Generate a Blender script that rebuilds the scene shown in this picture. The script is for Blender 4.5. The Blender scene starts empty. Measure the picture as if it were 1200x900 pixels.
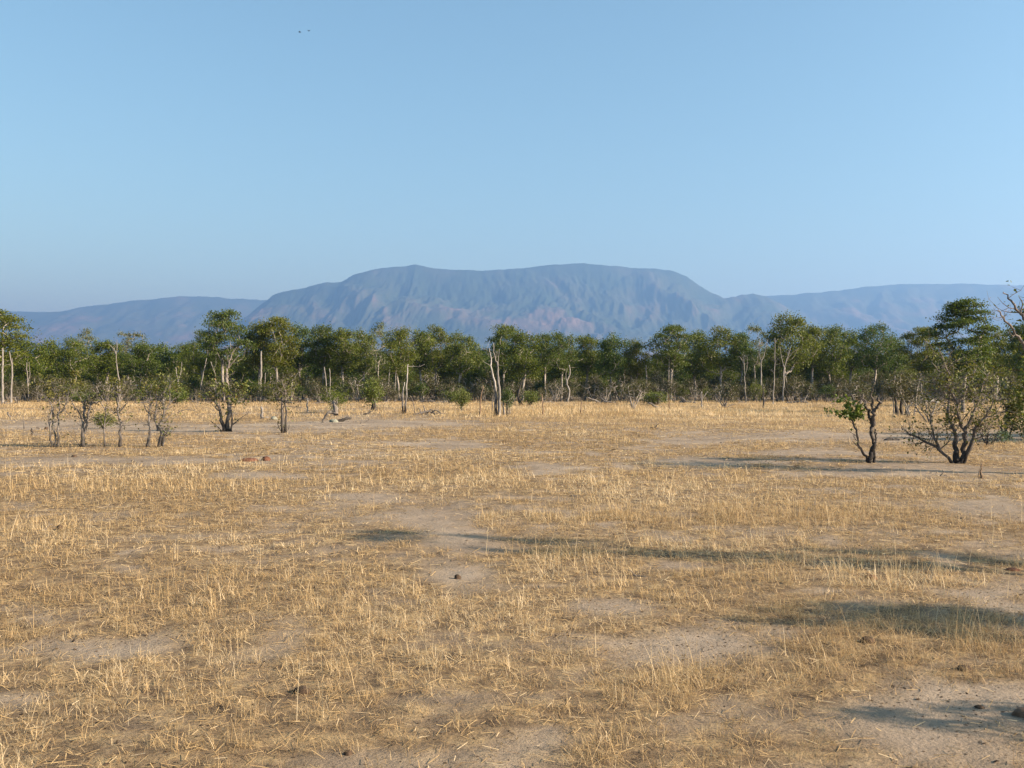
import bpy, math, random
import numpy as np

sc = bpy.context.scene
COL = sc.collection
R = math.radians
F = 1167.0            # focal length in photo pixels (1200 wide)
HZ = 452.0            # horizon row
CH = 2.0              # eye height
SUN_AZ, SUN_EL = 109.0, 25.0

# ------------------------------------------------------------------ noise
def _hash(ix, iy, s):
    h = (ix.astype(np.int64) * 374761393 + iy.astype(np.int64) * 668265263 + s * 974634777) & 0x7fffffff
    h = ((h ^ (h >> 13)) * 1274126177) & 0x7fffffff
    h = (h ^ (h >> 16)) & 0x7fffffff
    return h / float(0x7fffffff)

def vnoise(x, y, s=0):
    x = np.asarray(x, float); y = np.asarray(y, float)
    ix = np.floor(x); iy = np.floor(y)
    fx = x - ix; fy = y - iy
    fx = fx * fx * (3 - 2 * fx); fy = fy * fy * (3 - 2 * fy)
    a = _hash(ix, iy, s); b = _hash(ix + 1, iy, s); c = _hash(ix, iy + 1, s); d = _hash(ix + 1, iy + 1, s)
    return (a * (1 - fx) + b * fx) * (1 - fy) + (c * (1 - fx) + d * fx) * fy

def fbm(x, y, s=0, o=4, g=.5):
    t = 0; a = 1; n = 0
    for k in range(o):
        t = t + a * vnoise(x * 2 ** k + 17.3 * k, y * 2 ** k - 9.1 * k, s + k); n += a; a *= g
    return t / n

# ------------------------------------------------------------------ mesh helpers
class MB:
    def __init__(s): s.v = []; s.q = []; s.t = []; s.n = 0
    def add(s, v, q, t=None):
        v = np.asarray(v, np.float32).reshape(-1, 3); q = np.asarray(q, np.int32).reshape(-1, 4)
        s.v.append(v); s.q.append(q + s.n)
        s.t.append(np.full(len(v), .5, np.float32) if t is None else np.asarray(t, np.float32)); s.n += len(v)
    def mesh(s, name, mat, smooth=True):
        v = np.concatenate(s.v); q = np.concatenate(s.q); t = np.concatenate(s.t)
        m = bpy.data.meshes.new(name)
        m.vertices.add(len(v)); m.vertices.foreach_set('co', v.ravel())
        m.loops.add(len(q) * 4); m.loops.foreach_set('vertex_index', q.ravel())
        m.polygons.add(len(q)); m.polygons.foreach_set('loop_start', np.arange(len(q), dtype=np.int32) * 4)
        a = m.attributes.new('tint', 'FLOAT', 'POINT'); a.data.foreach_set('value', t)
        if smooth: m.polygons.foreach_set('use_smooth', np.ones(len(q), bool))
        m.materials.append(mat); m.update(calc_edges=True)
        return m
    def build(s, name, mat, parent=None, smooth=True):
        return link(name, s.mesh(name, mat, smooth), parent)

def link(name, mesh, parent=None):
    o = bpy.data.objects.new(name, mesh); COL.objects.link(o)
    if parent: o.parent = parent
    return o

def tag(o, label=None, cat=None, group=None, kind=None):
    if label: o['label'] = label
    if cat: o['category'] = cat
    if group: o['group'] = group
    if kind: o['kind'] = kind
    return o

def empty(name, loc, label=None, cat=None, group=None, rz=0):
    o = bpy.data.objects.new(name, None); COL.objects.link(o)
    o.location = loc; o.rotation_euler = (0, 0, rz); o.empty_display_size = .2
    return tag(o, label, cat, group)

def tube(mb, pts, rad, sides=6, tint=.5, rng=None, rough=0.0):
    p = np.asarray(pts, float); n = len(p); rad = np.asarray(rad, float)
    tg = np.gradient(p, axis=0); tg /= np.linalg.norm(tg, axis=1)[:, None] + 1e-9
    up = np.array([0, 1., 0]) if abs(tg[0][1]) < .9 else np.array([1., 0, 0])
    a = np.cross(tg[0], up); a /= np.linalg.norm(a)
    ang = np.arange(sides) * 2 * math.pi / sides
    vs = []
    for i in range(n):
        a = a - tg[i] * a.dot(tg[i]); a /= np.linalg.norm(a) + 1e-9
        b = np.cross(tg[i], a)
        rr = rad[i] * (1 + (rng.uniform(-rough, rough, sides) if rough else 0))
        vs.append(p[i] + (np.cos(ang) * rr)[:, None] * a + (np.sin(ang) * rr)[:, None] * b)
    v = np.concatenate(vs); q = []
    for i in range(n - 1):
        for k in range(sides):
            k2 = (k + 1) % sides
            q.append((i * sides + k, i * sides + k2, (i + 1) * sides + k2, (i + 1) * sides + k))
    # tip cap
    v = np.concatenate([v, [p[-1] + tg[-1] * rad[-1] * .6]]); c = len(v) - 1; base = (n - 1) * sides
    for k in range(0, sides, 2):
        q.append((base + k, base + (k + 1) % sides, base + (k + 2) % sides, c))
    mb.add(v, q, np.full(len(v), tint))

def smooth_line(pts, rad, k=3, rng=None, jit=0.0):
    """Catmull-Rom resample of a polyline, with a little wobble."""
    p = np.asarray(pts, float); r = np.asarray(rad, float)
    if len(p) < 3: 
        t = np.linspace(0, 1, k + 1)[:, None]; P = p[0] * (1 - t) + p[-1] * t; Rr = r[0] * (1 - t[:, 0]) + r[-1] * t[:, 0]
    else:
        q = np.vstack([2 * p[0] - p[1], p, 2 * p[-1] - p[-2]]); out = []; rr = []
        for i in range(1, len(q) - 2):
            for j in range(k):
                t = j / k
                out.append(.5 * (2 * q[i] + (q[i + 1] - q[i - 1]) * t + (2 * q[i - 1] - 5 * q[i] + 4 * q[i + 1] - q[i + 2]) * t * t + (3 * q[i] - q[i - 1] - 3 * q[i + 1] + q[i + 2]) * t ** 3))
                rr.append(r[i - 1] * (1 - t) + r[i] * t)
        out.append(p[-1]); rr.append(r[-1]); P = np.array(out); Rr = np.array(rr)
    if rng is not None and jit:
        P[1:-1] += rng.normal(0, 1, (len(P) - 2, 3)) * jit
    return P, Rr

def leaves(mb, pos, size, rng, up=.5, aspect=.5):
    """one kite shaped leaf (or spray) per position"""
    n = len(pos)
    if n == 0: return
    nor = rng.normal(0, 1, (n, 3)); nor /= np.linalg.norm(nor, axis=1)[:, None]; nor[:, 2] = np.abs(nor[:, 2]) + up
    nor /= np.linalg.norm(nor, axis=1)[:, None]
    a = np.cross(nor, rng.normal(0, 1, (n, 3))); a /= np.linalg.norm(a, axis=1)[:, None] + 1e-9
    b = np.cross(nor, a)
    s = (np.asarray(size) * rng.uniform(.6, 1.3, n))[:, None]
    w = s * aspect
    drop = nor * s * .12
    v = np.stack([pos - a * s * .5, pos + b * w * .5 - a * s * .05 + drop, pos + a * s * .5, pos - b * w * .5 - a * s * .05 + drop], 1).reshape(-1, 3)
    q = np.arange(n * 4).reshape(n, 4)
    mb.add(v, q, np.repeat(rng.uniform(0, 1, n), 4))

# ------------------------------------------------------------------ materials
def mat(name):
    m = bpy.data.materials.new(name); m.use_nodes = True
    nt = m.node_tree; nt.nodes.clear()
    out = nt.nodes.new('ShaderNodeOutputMaterial')
    return m, nt, out, nt.links.new

def N(nt, t, **kw):
    n = nt.nodes.new(t)
    for k, v in kw.items():
        if k.startswith('i_'):
            key = k[2:]; n.inputs[int(key) if key.isdigit() else key.replace('_', ' ')].default_value = v
        else: setattr(n, k, v)
    return n

def ramp(nt, stops):
    n = nt.nodes.new('ShaderNodeValToRGB'); e = n.color_ramp.elements
    while len(e) < len(stops): e.new(.5)
    for el, (p, c) in zip(e, stops): el.position = p; el.color = (*c, 1)
    return n

def mixc(nt, L, fac, a, b, mode='MIX'):
    n = nt.nodes.new('ShaderNodeMix'); n.data_type = 'RGBA'; n.blend_type = mode
    for k, x in ((0, fac), (6, a), (7, b)):
        if isinstance(x, (int, float)): n.inputs[k].default_value = x
        elif isinstance(x, tuple): n.inputs[k].default_value = (*x, 1)
        else: L(x, n.inputs[k])
    return n.outputs[2]

def leaf_mat(name, stops, alt, trans=.35, clump=1.1, rough=.55):
    m, nt, out, L = mat(name)
    at = N(nt, 'ShaderNodeAttribute', attribute_name='tint')
    rp = ramp(nt, stops); L(at.outputs['Fac'], rp.inputs[0])
    oi = N(nt, 'ShaderNodeObjectInfo'); tc = N(nt, 'ShaderNodeTexCoord')
    nz = N(nt, 'ShaderNodeTexNoise', i_Scale=clump, i_Detail=2.0); L(tc.outputs['Object'], nz.inputs['Vector'])
    ad = N(nt, 'ShaderNodeMath', operation='MULTIPLY_ADD', i_1=1.3, i_2=-.75); L(nz.outputs[0], ad.inputs[0])
    ad2 = N(nt, 'ShaderNodeMath', operation='MULTIPLY_ADD', i_1=.9, use_clamp=True); L(oi.outputs['Random'], ad2.inputs[0]); L(ad.outputs[0], ad2.inputs[2])
    c = mixc(nt, L, ad2.outputs[0], rp.outputs[0], alt)
    p = N(nt, 'ShaderNodeBsdfPrincipled', i_Roughness=rough); L(c, p.inputs['Base Color'])
    p.inputs['Specular IOR Level'].default_value = .3
    t = N(nt, 'ShaderNodeBsdfTranslucent'); 
    tc2 = mixc(nt, L, 1.0, c, (1.0, 1.0, .55), 'MULTIPLY'); L(tc2, t.inputs[0])
    mx = N(nt, 'ShaderNodeMixShader', i_0=trans); L(p.outputs[0], mx.inputs[1]); L(t.outputs[0], mx.inputs[2])
    L(mx.outputs[0], out.inputs[0])
    return m

def bark_mat(name, pale, dark, char=0.0, char_h=.6, scale=6.0, amount=.5):
    """bark; the lowest char_h metres are burnt black in patches where char > 0"""
    m, nt, out, L = mat(name)
    tc = N(nt, 'ShaderNodeTexCoord'); mp = N(nt, 'ShaderNodeMapping'); mp.inputs['Scale'].default_value = (1, 1, .22)
    L(tc.outputs['Object'], mp.inputs[0])
    nz = N(nt, 'ShaderNodeTexNoise', i_Scale=scale, i_Detail=5.0, i_Roughness=.65); L(mp.outputs[0], nz.inputs['Vector'])
    rp = ramp(nt, [(.5 - .28 * (1 - amount) - .08, dark), (.62, pale)]); L(nz.outputs[0], rp.inputs[0])
    c = rp.outputs[0]
    if char:
        sp = N(nt, 'ShaderNodeSeparateXYZ'); L(tc.outputs['Object'], sp.inputs[0])
        n2 = N(nt, 'ShaderNodeTexNoise', i_Scale=2.2, i_Detail=3.0); L(tc.outputs['Object'], n2.inputs['Vector'])
        a = N(nt, 'ShaderNodeMath', operation='DIVIDE', i_1=-char_h); L(sp.outputs[2], a.inputs[0])
        b = N(nt, 'ShaderNodeMath', operation='MULTIPLY_ADD', i_1=2.4); L(n2.outputs[0], b.inputs[0]); L(a.outputs[0], b.inputs[2])
        d = N(nt, 'ShaderNodeMath', operation='MULTIPLY', i_1=char, use_clamp=True); L(b.outputs[0], d.inputs[0])
        c = mixc(nt, L, d.outputs[0], c, (.018, .015, .013))
    p = N(nt, 'ShaderNodeBsdfPrincipled', i_Roughness=.85); L(c, p.inputs['Base Color'])
    p.inputs['Specular IOR Level'].default_value = .2
    bp = N(nt, 'ShaderNodeBump', i_Strength=.6, i_Distance=.02); L(nz.outputs[0], bp.inputs['Height']); L(bp.outputs[0], p.inputs['Normal'])
    L(p.outputs[0], out.inputs[0])
    return m

M = {}
M['leaf'] = leaf_mat('mopane_leaf', [(0, (.032, .055, .009)), (.5, (.078, .11, .012)), (1, (.17, .195, .022))], (.115, .12, .012), .4)
M['leaf_dark'] = leaf_mat('dark_leaf', [(0, (.024, .048, .010)), (.5, (.056, .095, .016)), (1, (.125, .165, .026))], (.085, .105, .012), .4)
M['leaf_pale'] = leaf_mat('pale_leaf', [(0, (.07, .09, .04)), (.5, (.11, .135, .055)), (1, (.16, .18, .08))], (.12, .12, .05))
M['leaf_scrub'] = leaf_mat('scrub_leaf', [(0, (.035, .036, .016)), (.5, (.068, .074, .024)), (.85, (.11, .11, .036)), (1, (.14, .095, .045))], (.085, .075, .032), .3, 1.6)
M['leaf_bright'] = leaf_mat('bright_leaf', [(0, (.045, .075, .012)), (.5, (.095, .14, .02)), (1, (.17, .20, .04))], (.13, .14, .03), .35, 2.5)
M['leaf_shrub'] = leaf_mat('shrub_leaf', [(0, (.05, .06, .015)), (.5, (.10, .115, .025)), (.85, (.16, .17, .04)), (1, (.20, .12, .04))], (.12, .11, .025), .3, 3.0)
M['leaf_grey'] = leaf_mat('greygreen_leaf', [(0, (.05, .085, .05)), (1, (.13, .19, .11))], (.10, .14, .07), .3, 3.0)
M['bark'] = bark_mat('grey_bark', (.30, .265, .225), (.08, .068, .056), .55, 1.0, 5, .5)
M['bark_near'] = bark_mat('mopane_bark', (.21, .178, .15), (.03, .025, .022), .9, .9, 9, .2)
M['bark_left'] = bark_mat('weathered_bark', (.20, .175, .15), (.03, .026, .022), .8, .6, 13, .2)
M['bark_dark'] = bark_mat('dark_bark', (.11, .09, .075), (.016, .018, .016), .9, .9, 9, .3)
M['dead'] = bark_mat('bleached_wood', (.25, .225, .195), (.075, .063, .053), 0, 1, 12, .3)
M['dead_burnt'] = bark_mat('burnt_bleached_wood', (.40, .365, .32), (.12, .10, .085), 1.0, 1.9, 6, .5)
M['log'] = bark_mat('weathered_log', (.21, .18, .15), (.05, .042, .034), .35, .5, 7, .4)
M['stump'] = bark_mat('brown_stump_wood', (.24, .16, .10), (.07, .045, .03), .3, .4, 12, .4)
M['charcoal'] = bark_mat('charred_wood', (.07, .06, .05), (.015, .013, .012), 0, 1, 8, .4)

def grass_mat():
    m, nt, out, L = mat('dry_grass_straw')
    at = N(nt, 'ShaderNodeAttribute', attribute_name='tint')
    rp = ramp(nt, [(0, (.165, .105, .05)), (.3, (.39, .265, .125)), (.7, (.565, .405, .20)), (1, (.75, .60, .375))]); L(at.outputs['Fac'], rp.inputs[0])
    p = N(nt, 'ShaderNodeBsdfPrincipled', i_Roughness=.6); L(rp.outputs[0], p.inputs['Base Color']); p.inputs['Specular IOR Level'].default_value = .3
    t = N(nt, 'ShaderNodeBsdfTranslucent'); L(rp.outputs[0], t.inputs[0])
    mx = N(nt, 'ShaderNodeMixShader', i_0=.4); L(p.outputs[0], mx.inputs[1]); L(t.outputs[0], mx.inputs[2])
    L(mx.outputs[0], out.inputs[0]); return m
M['grass'] = grass_mat()

def soil_mat():
    m, nt, out, L = mat('dry_clay_soil')
    tc = N(nt, 'ShaderNodeTexCoord'); V = tc.outputs['Object']
    at = N(nt, 'ShaderNodeAttribute', attribute_name='tint')
    n1 = N(nt, 'ShaderNodeTexNoise', i_Scale=.35, i_Detail=4.0, i_Roughness=.6); L(V, n1.inputs['Vector'])
    n2 = N(nt, 'ShaderNodeTexNoise', i_Scale=4.0, i_Detail=8.0, i_Roughness=.7); L(V, n2.inputs['Vector'])
    n3 = N(nt, 'ShaderNodeTexNoise', i_Scale=28.0, i_Detail=6.0, i_Roughness=.7); L(V, n3.inputs['Vector'])
    base = ramp(nt, [(.3, (.185, .143, .102)), (.55, (.265, .21, .152)), (.75, (.34, .278, .208))]); L(n1.outputs[0], base.inputs[0])
    # straw and chaff lying on the soil where grass grows
    chaff = ramp(nt, [(.34, (.075, .052, .034)), (.5, (.185, .13, .075)), (.7, (.38, .275, .142))]); L(n2.outputs[0], chaff.inputs[0])
    f = N(nt, 'ShaderNodeMath', operation='MULTIPLY', i_1=1.3, use_clamp=True); L(at.outputs['Fac'], f.inputs[0])
    c = mixc(nt, L, f.outputs[0], base.outputs[0], chaff.outputs[0])
    # dark crumbs of leaf litter and dung
    dk = ramp(nt, [(.56, (0, 0, 0)), (.66, (1, 1, 1))]); L(n3.outputs[0], dk.inputs[0])
    dk2 = ramp(nt, [(.40, (0, 0, 0)), (.56, (1, 1, 1))]); L(n2.outputs[0], dk2.inputs[0])
    dm = N(nt, 'ShaderNodeMath', operation='MULTIPLY'); L(dk.outputs[0], dm.inputs[0]); L(dk2.outputs[0], dm.inputs[1])
    dm2 = N(nt, 'ShaderNodeMath', operation='MULTIPLY', i_1=.75); L(dm.outputs[0], dm2.inputs[0])
    c = mixc(nt, L, dm2.outputs[0], c, (.085, .06, .04))
    p = N(nt, 'ShaderNodeBsdfPrincipled', i_Roughness=.95); L(c, p.inputs['Base Color']); p.inputs['Specular IOR Level'].default_value = .1
    vo = N(nt, 'ShaderNodeTexVoronoi', i_Scale=3.2); vo.feature = 'SMOOTH_F1'; L(V, vo.inputs['Vector'])
    h0 = N(nt, 'ShaderNodeMath', operation='MULTIPLY_ADD', i_1=.9); L(vo.outputs['Distance'], h0.inputs[0]); L(n2.outputs[0], h0.inputs[2])
    h = N(nt, 'ShaderNodeMath', operation='MULTIPLY_ADD', i_1=.4); L(n3.outputs[0], h.inputs[0]); L(h0.outputs[0], h.inputs[2])
    bp = N(nt, 'ShaderNodeBump', i_Strength=.8, i_Distance=.05); L(h.outputs[0], bp.inputs['Height']); L(bp.outputs[0], p.inputs['Normal'])
    L(p.outputs[0], out.inputs[0]); return m
M['soil'] = soil_mat()

def mountain_mat():
    m, nt, out, L = mat('escarpment_bush_and_rock')
    tc = N(nt, 'ShaderNodeTexCoord'); V = tc.outputs['Object']
    n1 = N(nt, 'ShaderNodeTexNoise', i_Scale=.0016, i_Detail=7.0, i_Roughness=.65); L(V, n1.inputs['Vector'])
    at = N(nt, 'ShaderNodeAttribute', attribute_name='tint')
    s = N(nt, 'ShaderNodeMath', operation='MULTIPLY_ADD', i_1=.30, i_2=-.13); L(at.outputs['Fac'], s.inputs[0])
    s2 = N(nt, 'ShaderNodeMath', operation='ADD'); L(s.outputs[0], s2.inputs[0]); L(n1.outputs[0], s2.inputs[1])
    rp = ramp(nt, [(.42, (.028, .042, .024)), (.56, (.045, .055, .036)), (.68, (.082, .068, .052)), (.84, (.15, .105, .08))]); L(s2.outputs[0], rp.inputs[0])
    p = N(nt, 'ShaderNodeBsdfPrincipled', i_Roughness=1.0); L(rp.outputs[0], p.inputs['Base Color']); p.inputs['Specular IOR Level'].default_value = 0
    L(p.outputs[0], out.inputs[0]); return m
M['mountain'] = mountain_mat()

def plain(name, c, rough=.9):
    m, nt, out, L = mat(name)
    tc = N(nt, 'ShaderNodeTexCoord'); nz = N(nt, 'ShaderNodeTexNoise', i_Scale=14.0, i_Detail=6.0, i_Roughness=.7); L(tc.outputs['Object'], nz.inputs['Vector'])
    rp = ramp(nt, [(.3, tuple(x * .5 for x in c)), (.7, tuple(min(1, x * 1.35) for x in c))]); L(nz.outputs[0], rp.inputs[0])
    p = N(nt, 'ShaderNodeBsdfPrincipled', i_Roughness=rough); L(rp.outputs[0], p.inputs['Base Color']); p.inputs['Specular IOR Level'].default_value = .15
    bp = N(nt, 'ShaderNodeBump', i_Strength=.7, i_Distance=.03); L(nz.outputs[0], bp.inputs['Height']); L(bp.outputs[0], p.inputs['Normal'])
    L(p.outputs[0], out.inputs[0]); return m
M['termite'] = plain('red_termite_earth', (.12, .055, .032))
M['dung'] = plain('dry_dung', (.075, .05, .032))
M['rock'] = plain('brown_earth_clod', (.20, .13, .085))
M['ash'] = plain('grey_lichen_wood', (.22, .22, .17))
M['pale_log'] = plain('bleached_log', (.34, .30, .26))
M['bird'] = plain('dark_feathers', (.02, .02, .022))

# ------------------------------------------------------------------ ground
BARE = [(640, 552, 42, 7), (505, 606, 50, 16), (555, 640, 55, 10), (540, 672, 45, 16), (430, 584, 50, 8), (830, 752, 75, 22), (1090, 835, 170, 38), (820, 543, 50, 6), (1150, 592, 80, 11),
        (1060, 513, 200, 6), (1100, 509, 130, 4), (820, 517, 50, 4), (150, 540, 220, 5), (230, 505, 120, 5), (60, 500, 90, 6), (430, 497, 120, 6), (800, 660, 60, 6), (950, 530, 90, 4), (1060, 552, 140, 7),
        (430, 893, 160, 14), (640, 860, 60, 16), (120, 760, 60, 14), (330, 560, 80, 4), (960, 690, 60, 6), (720, 710, 60, 12), (1150, 690, 60, 7), (520, 520, 60, 4)]
LUSH = [(1010, 770, 170, 28), (1120, 745, 120, 22), (960, 672, 140, 14), (1080, 685, 90, 12), (720, 600, 150, 26), (930, 605, 120, 22), (250, 570, 200, 14), (40, 625, 60, 14), (640, 660, 60, 18), (780, 484, 260, 9),
        (560, 560, 60, 10), (330, 690, 130, 25), (700, 890, 60, 30), (470, 750, 90, 25), (780, 800, 60, 22), (1030, 492, 60, 8), (250, 790, 160, 22), (130, 700, 100, 18), (590, 610, 40, 12), (860, 880, 60, 26)]
def pix(x, y):
    y = np.maximum(y, .5); return 600 + x / y * F, HZ + CH / y * F
def field(px, py, lst):
    t = 0
    for cx, cy, rx, ry in lst: t = t + np.exp(-(((px - cx) / rx) ** 2 + ((py - cy) / ry) ** 2))
    return t
def density(x, y):
    px, py = pix(x, y)
    n = fbm(x * .5 + 3, y * .65, 11, 3) ; n2 = fbm(x * .12, y * .12 + 40, 21, 2); n3 = fbm(x * 2.2, y * 2.2, 31, 2)
    d = .64 + 1.2 * (n - .5) + .8 * (n2 - .5) + 1.6 * (n3 - .5)
    ok = y > 1.5
    d = d - np.where(ok, field(px, py, BARE), 0) * (.45 + 1.1 * n3) + np.where(ok, field(px, py, LUSH), 0) * .42
    return np.clip(d, 0, 1.3)
def gz(x, y):
    x = np.asarray(x, float); y = np.asarray(y, float)
    fade = np.clip(1.4 - np.hypot(x, y) / 150, 0, 1)
    return (.10 * (fbm(x * .18, y * .18, 5, 2) - .5) + .05 * (fbm(x * .9, y * .9, 6, 3) - .5)) * fade

def ground():
    def axis(lo, hi, step, r, end):
        a = list(np.arange(lo, hi + 1e-6, step)); s = step
        while a[-1] < end: s *= r; a.append(a[-1] + s)
        return a
    pos = axis(0, 20, .22, 1.055, 23500)
    xs = np.array([-v for v in pos[:0:-1]] + pos)
    up = axis(2, 36, .2, 1.03, 23500); dn = axis(0, 6, .5, 1.2, 23500)
    ys = np.array([-(v) + 2 for v in dn[:0:-1]] + up)
    X, Y = np.meshgrid(xs, ys); Z = gz(X, Y)
    nx, ny = len(xs), len(ys)
    i = np.arange(nx * ny).reshape(ny, nx)
    q = np.stack([i[:-1, :-1], i[:-1, 1:], i[1:, 1:], i[1:, :-1]], -1).reshape(-1, 4)
    mb = MB(); mb.add(np.stack([X, Y, Z], -1).reshape(-1, 3), q, density(X, Y).ravel())
    o = mb.build('ground', M['soil']); tag(o, kind='structure')
ground()

# ------------------------------------------------------------------ grass
def blades(mb, bx, by, length, width, rng, seg, lean, tint):
    n = len(bx); az = rng.uniform(0, 2 * math.pi, n); face = az + rng.normal(math.pi / 2, .5, n)
    bz = gz(bx, by) - .01
    hx, hy = np.cos(az), np.sin(az); wx, wy = np.cos(face) * width * .5, np.sin(face) * width * .5
    rows = []
    for k in range(seg + 1):
        t = k / seg
        ang = lean * (.55 + .75 * t)                      # angle from vertical grows along the blade
        s = t * length
        r = s * np.sin(ang * .8); z = np.maximum(s * np.cos(ang * .8), .004)
        w = 1 - .75 * t
        cx, cy, cz = bx + hx * r, by + hy * r, bz + z
        rows.append(np.stack([cx - wx * w, cy - wy * w, cz], -1)); rows.append(np.stack([cx + wx * w, cy + wy * w, cz], -1))
    v = np.stack(rows, 1).reshape(-1, 3)                  # n x 2(seg+1) x 3
    m = 2 * (seg + 1); b = (np.arange(n) * m)[:, None, None]
    q = np.array([[2 * k, 2 * k + 1, 2 * k + 3, 2 * k + 2] for k in range(seg)])[None] + b
    mb.add(v, q.reshape(-1, 4), np.repeat(tint, m))

def grass():
    rng = np.random.default_rng(4)
    mb = MB()
    #        d0   d1   /m2  blades len   width  seg  spread
    rings = [(3.4, 9, 85, 19, .092, .0028, 3, .05), (9, 17, 52, 15, .10, .0048, 2, .07), (17, 32, 28, 11, .12, .009, 2, .09), (32, 62, 24, 7, .155, .014, 1, .13), (62, 135, 14, 5, .21, .028, 1, .22)]
    for d0, d1, per, nb, ln, wd, seg, spr in rings:
        area = .55 * (d1 * d1 - d0 * d0) + 5 * (d1 - d0); n = int(area * per)
        d = np.sqrt(rng.uniform(d0 * d0, d1 * d1, n)); x = rng.uniform(-1, 1, n) * (.56 * d + 2.2)
        den = density(x, d); px, py = pix(x, d)
        keep = rng.uniform(0, 1, n) < np.clip(den, 0.02, 1) ** 1.15
        x, d, den, px, py = x[keep], d[keep], den[keep], px[keep], py[keep]
        lush = np.clip(field(px, py, LUSH), 0, 1.3)
        tall = (.55 + .5 * np.clip(den, 0, 1.2) + .75 * lush * (py > 600) * (px > 620) + .25 * lush) * np.exp(rng.normal(-.08, .38, len(x)))
        k = rng.integers(max(2, nb // 3), int(nb * 1.6), len(x))
        bt = np.clip(.55 + .12 * lush + .9 * (fbm(x * .4, d * .4, 77, 2) - .5) + rng.normal(0, .1, len(x)), 0, 1)
        idx = np.repeat(np.arange(len(x)), k); m = len(idx)
        a = rng.uniform(0, 2 * math.pi, m); r = spr * np.sqrt(rng.uniform(0, 1, m)) * (1 + tall[idx] * .4)
        lean = np.abs(rng.normal(.92, .5, m)); lean = np.where(rng.uniform(0, 1, m) < .25, rng.uniform(1.2, 1.75, m), lean)
        L = ln * tall[idx] * rng.uniform(.4, 1.25, m)
        tint = np.clip(bt[idx] + rng.normal(0, .18 if d0 < 32 else .11, m), 0, 1)
        blades(mb, x[idx] + np.cos(a) * r, d[idx] + np.sin(a) * r, L, wd * rng.uniform(.6, 1.4, m), rng, seg, np.minimum(lean, 1.75), tint)
    # single tall seed stalks here and there
    n = 900; d = np.sqrt(rng.uniform(4 ** 2, 26 ** 2, n)); x = rng.uniform(-1, 1, n) * (.56 * d + 2)
    kp = rng.uniform(0, 1, n) < np.clip(density(x, d) - .1, 0.02, 1); x, d = x[kp], d[kp]; n = len(x)
    blades(mb, x, d, rng.uniform(.2, .42, n), .0032 + d * .0002, rng, 3, np.abs(rng.normal(.25, .2, n)), rng.uniform(.6, 1, n))
    tag(mb.build('dry_grass', M['grass'], smooth=False), 'short dry golden grass growing in thin tufts over the open plain', 'grass', kind='stuff')
    # flattened straw lying on the soil
    mb = MB()
    for d0, d1, per, ln, wd in ((3.4, 10, 560, .075, .0026), (10, 22, 190, .10, .0045), (22, 50, 36, .18, .011)):
        area = .55 * (d1 * d1 - d0 * d0) + 4 * (d1 - d0); n = int(area * per)
        d = np.sqrt(rng.uniform(d0 * d0, d1 * d1, n)); x = rng.uniform(-1, 1, n) * (.56 * d + 2)
        kp = rng.uniform(0, 1, n) < np.clip(density(x, d) + .10, 0, 1); x, d = x[kp], d[kp]; n = len(x)
        L = ln * rng.uniform(.3, 1.5, n); az = rng.uniform(0, 2 * math.pi, n); w = wd * rng.uniform(.6, 1.5, n) * .5
        dx, dy = np.cos(az) * L * .5, np.sin(az) * L * .5; ox, oy = -np.sin(az) * w, np.cos(az) * w
        z = gz(x, d) + rng.uniform(.004, .022, n); tz = rng.normal(0, .012, n)
        v = np.stack([np.stack([x - dx - ox, d - dy - oy, z - tz], -1), np.stack([x - dx + ox, d - dy + oy, z - tz + w], -1), np.stack([x + dx + ox, d + dy + oy, z + tz + w], -1), np.stack([x + dx - ox, d + dy - oy, z + tz], -1)], 1).reshape(-1, 3)
        mb.add(v, np.arange(n * 4).reshape(n, 4), np.repeat(np.clip(rng.normal(.42, .28, n), 0, 1), 4))
    tag(mb.build('straw_litter', M['grass'], smooth=False), 'broken straw lying flat on the bare soil between tufts', 'straw', kind='stuff')
    # dark crumbs: dry leaves, clods and droppings
    mb = MB()
    for d0, d1, per, s in ((3.4, 10, 300, .008), (10, 24, 40, .012), (24, 60, 3, .03)):
        area = .55 * (d1 * d1 - d0 * d0) + 4 * (d1 - d0); n = int(area * per)
        d = np.sqrt(rng.uniform(d0 * d0, d1 * d1, n)); x = rng.uniform(-1, 1, n) * (.56 * d + 2)
        kp = fbm(x * .7, d * .7, 51, 2) > rng.uniform(.35, .65, n); x, d = x[kp], d[kp]; n = len(x)
        S = s * np.exp(rng.normal(-.2, .5, n))
        c = np.stack([x, d, gz(x, d) + S * .18], -1)
        a = rng.uniform(0, 6.28, n)
        e1 = np.stack([np.cos(a), np.sin(a), rng.normal(0, .2, n)], -1) * S[:, None]; e2 = np.stack([-np.sin(a), np.cos(a), rng.normal(0, .2, n)], -1) * S[:, None] * .6
        top = c + np.array([0, 0, 1]) * S[:, None] * .25
        v = np.stack([c - e1, c - e2, c + e1, c + e2, top], 1).reshape(-1, 3); b = (np.arange(n) * 5)[:, None, None]
        q = np.array([[0, 1, 2, 4], [2, 3, 0, 4]])[None] + b
        mb.add(v, q.reshape(-1, 4), np.repeat(rng.uniform(0, 1, n), 5))
    tag(mb.build('soil_litter', M['dung'], smooth=False), 'dark crumbs of dry leaves and dung scattered over the soil', 'litter', kind='stuff')
grass()

# ------------------------------------------------------------------ pixel to place
def depth(py): return CH * F / (py - HZ)
def W3(px, py, d): return np.array([(px - 600) / F * d, d, CH - (py - HZ) / F * d])
def foot(px, d):
    x = (px - 600) / F * d
    return (x, d, float(gz(x, d)))

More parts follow.
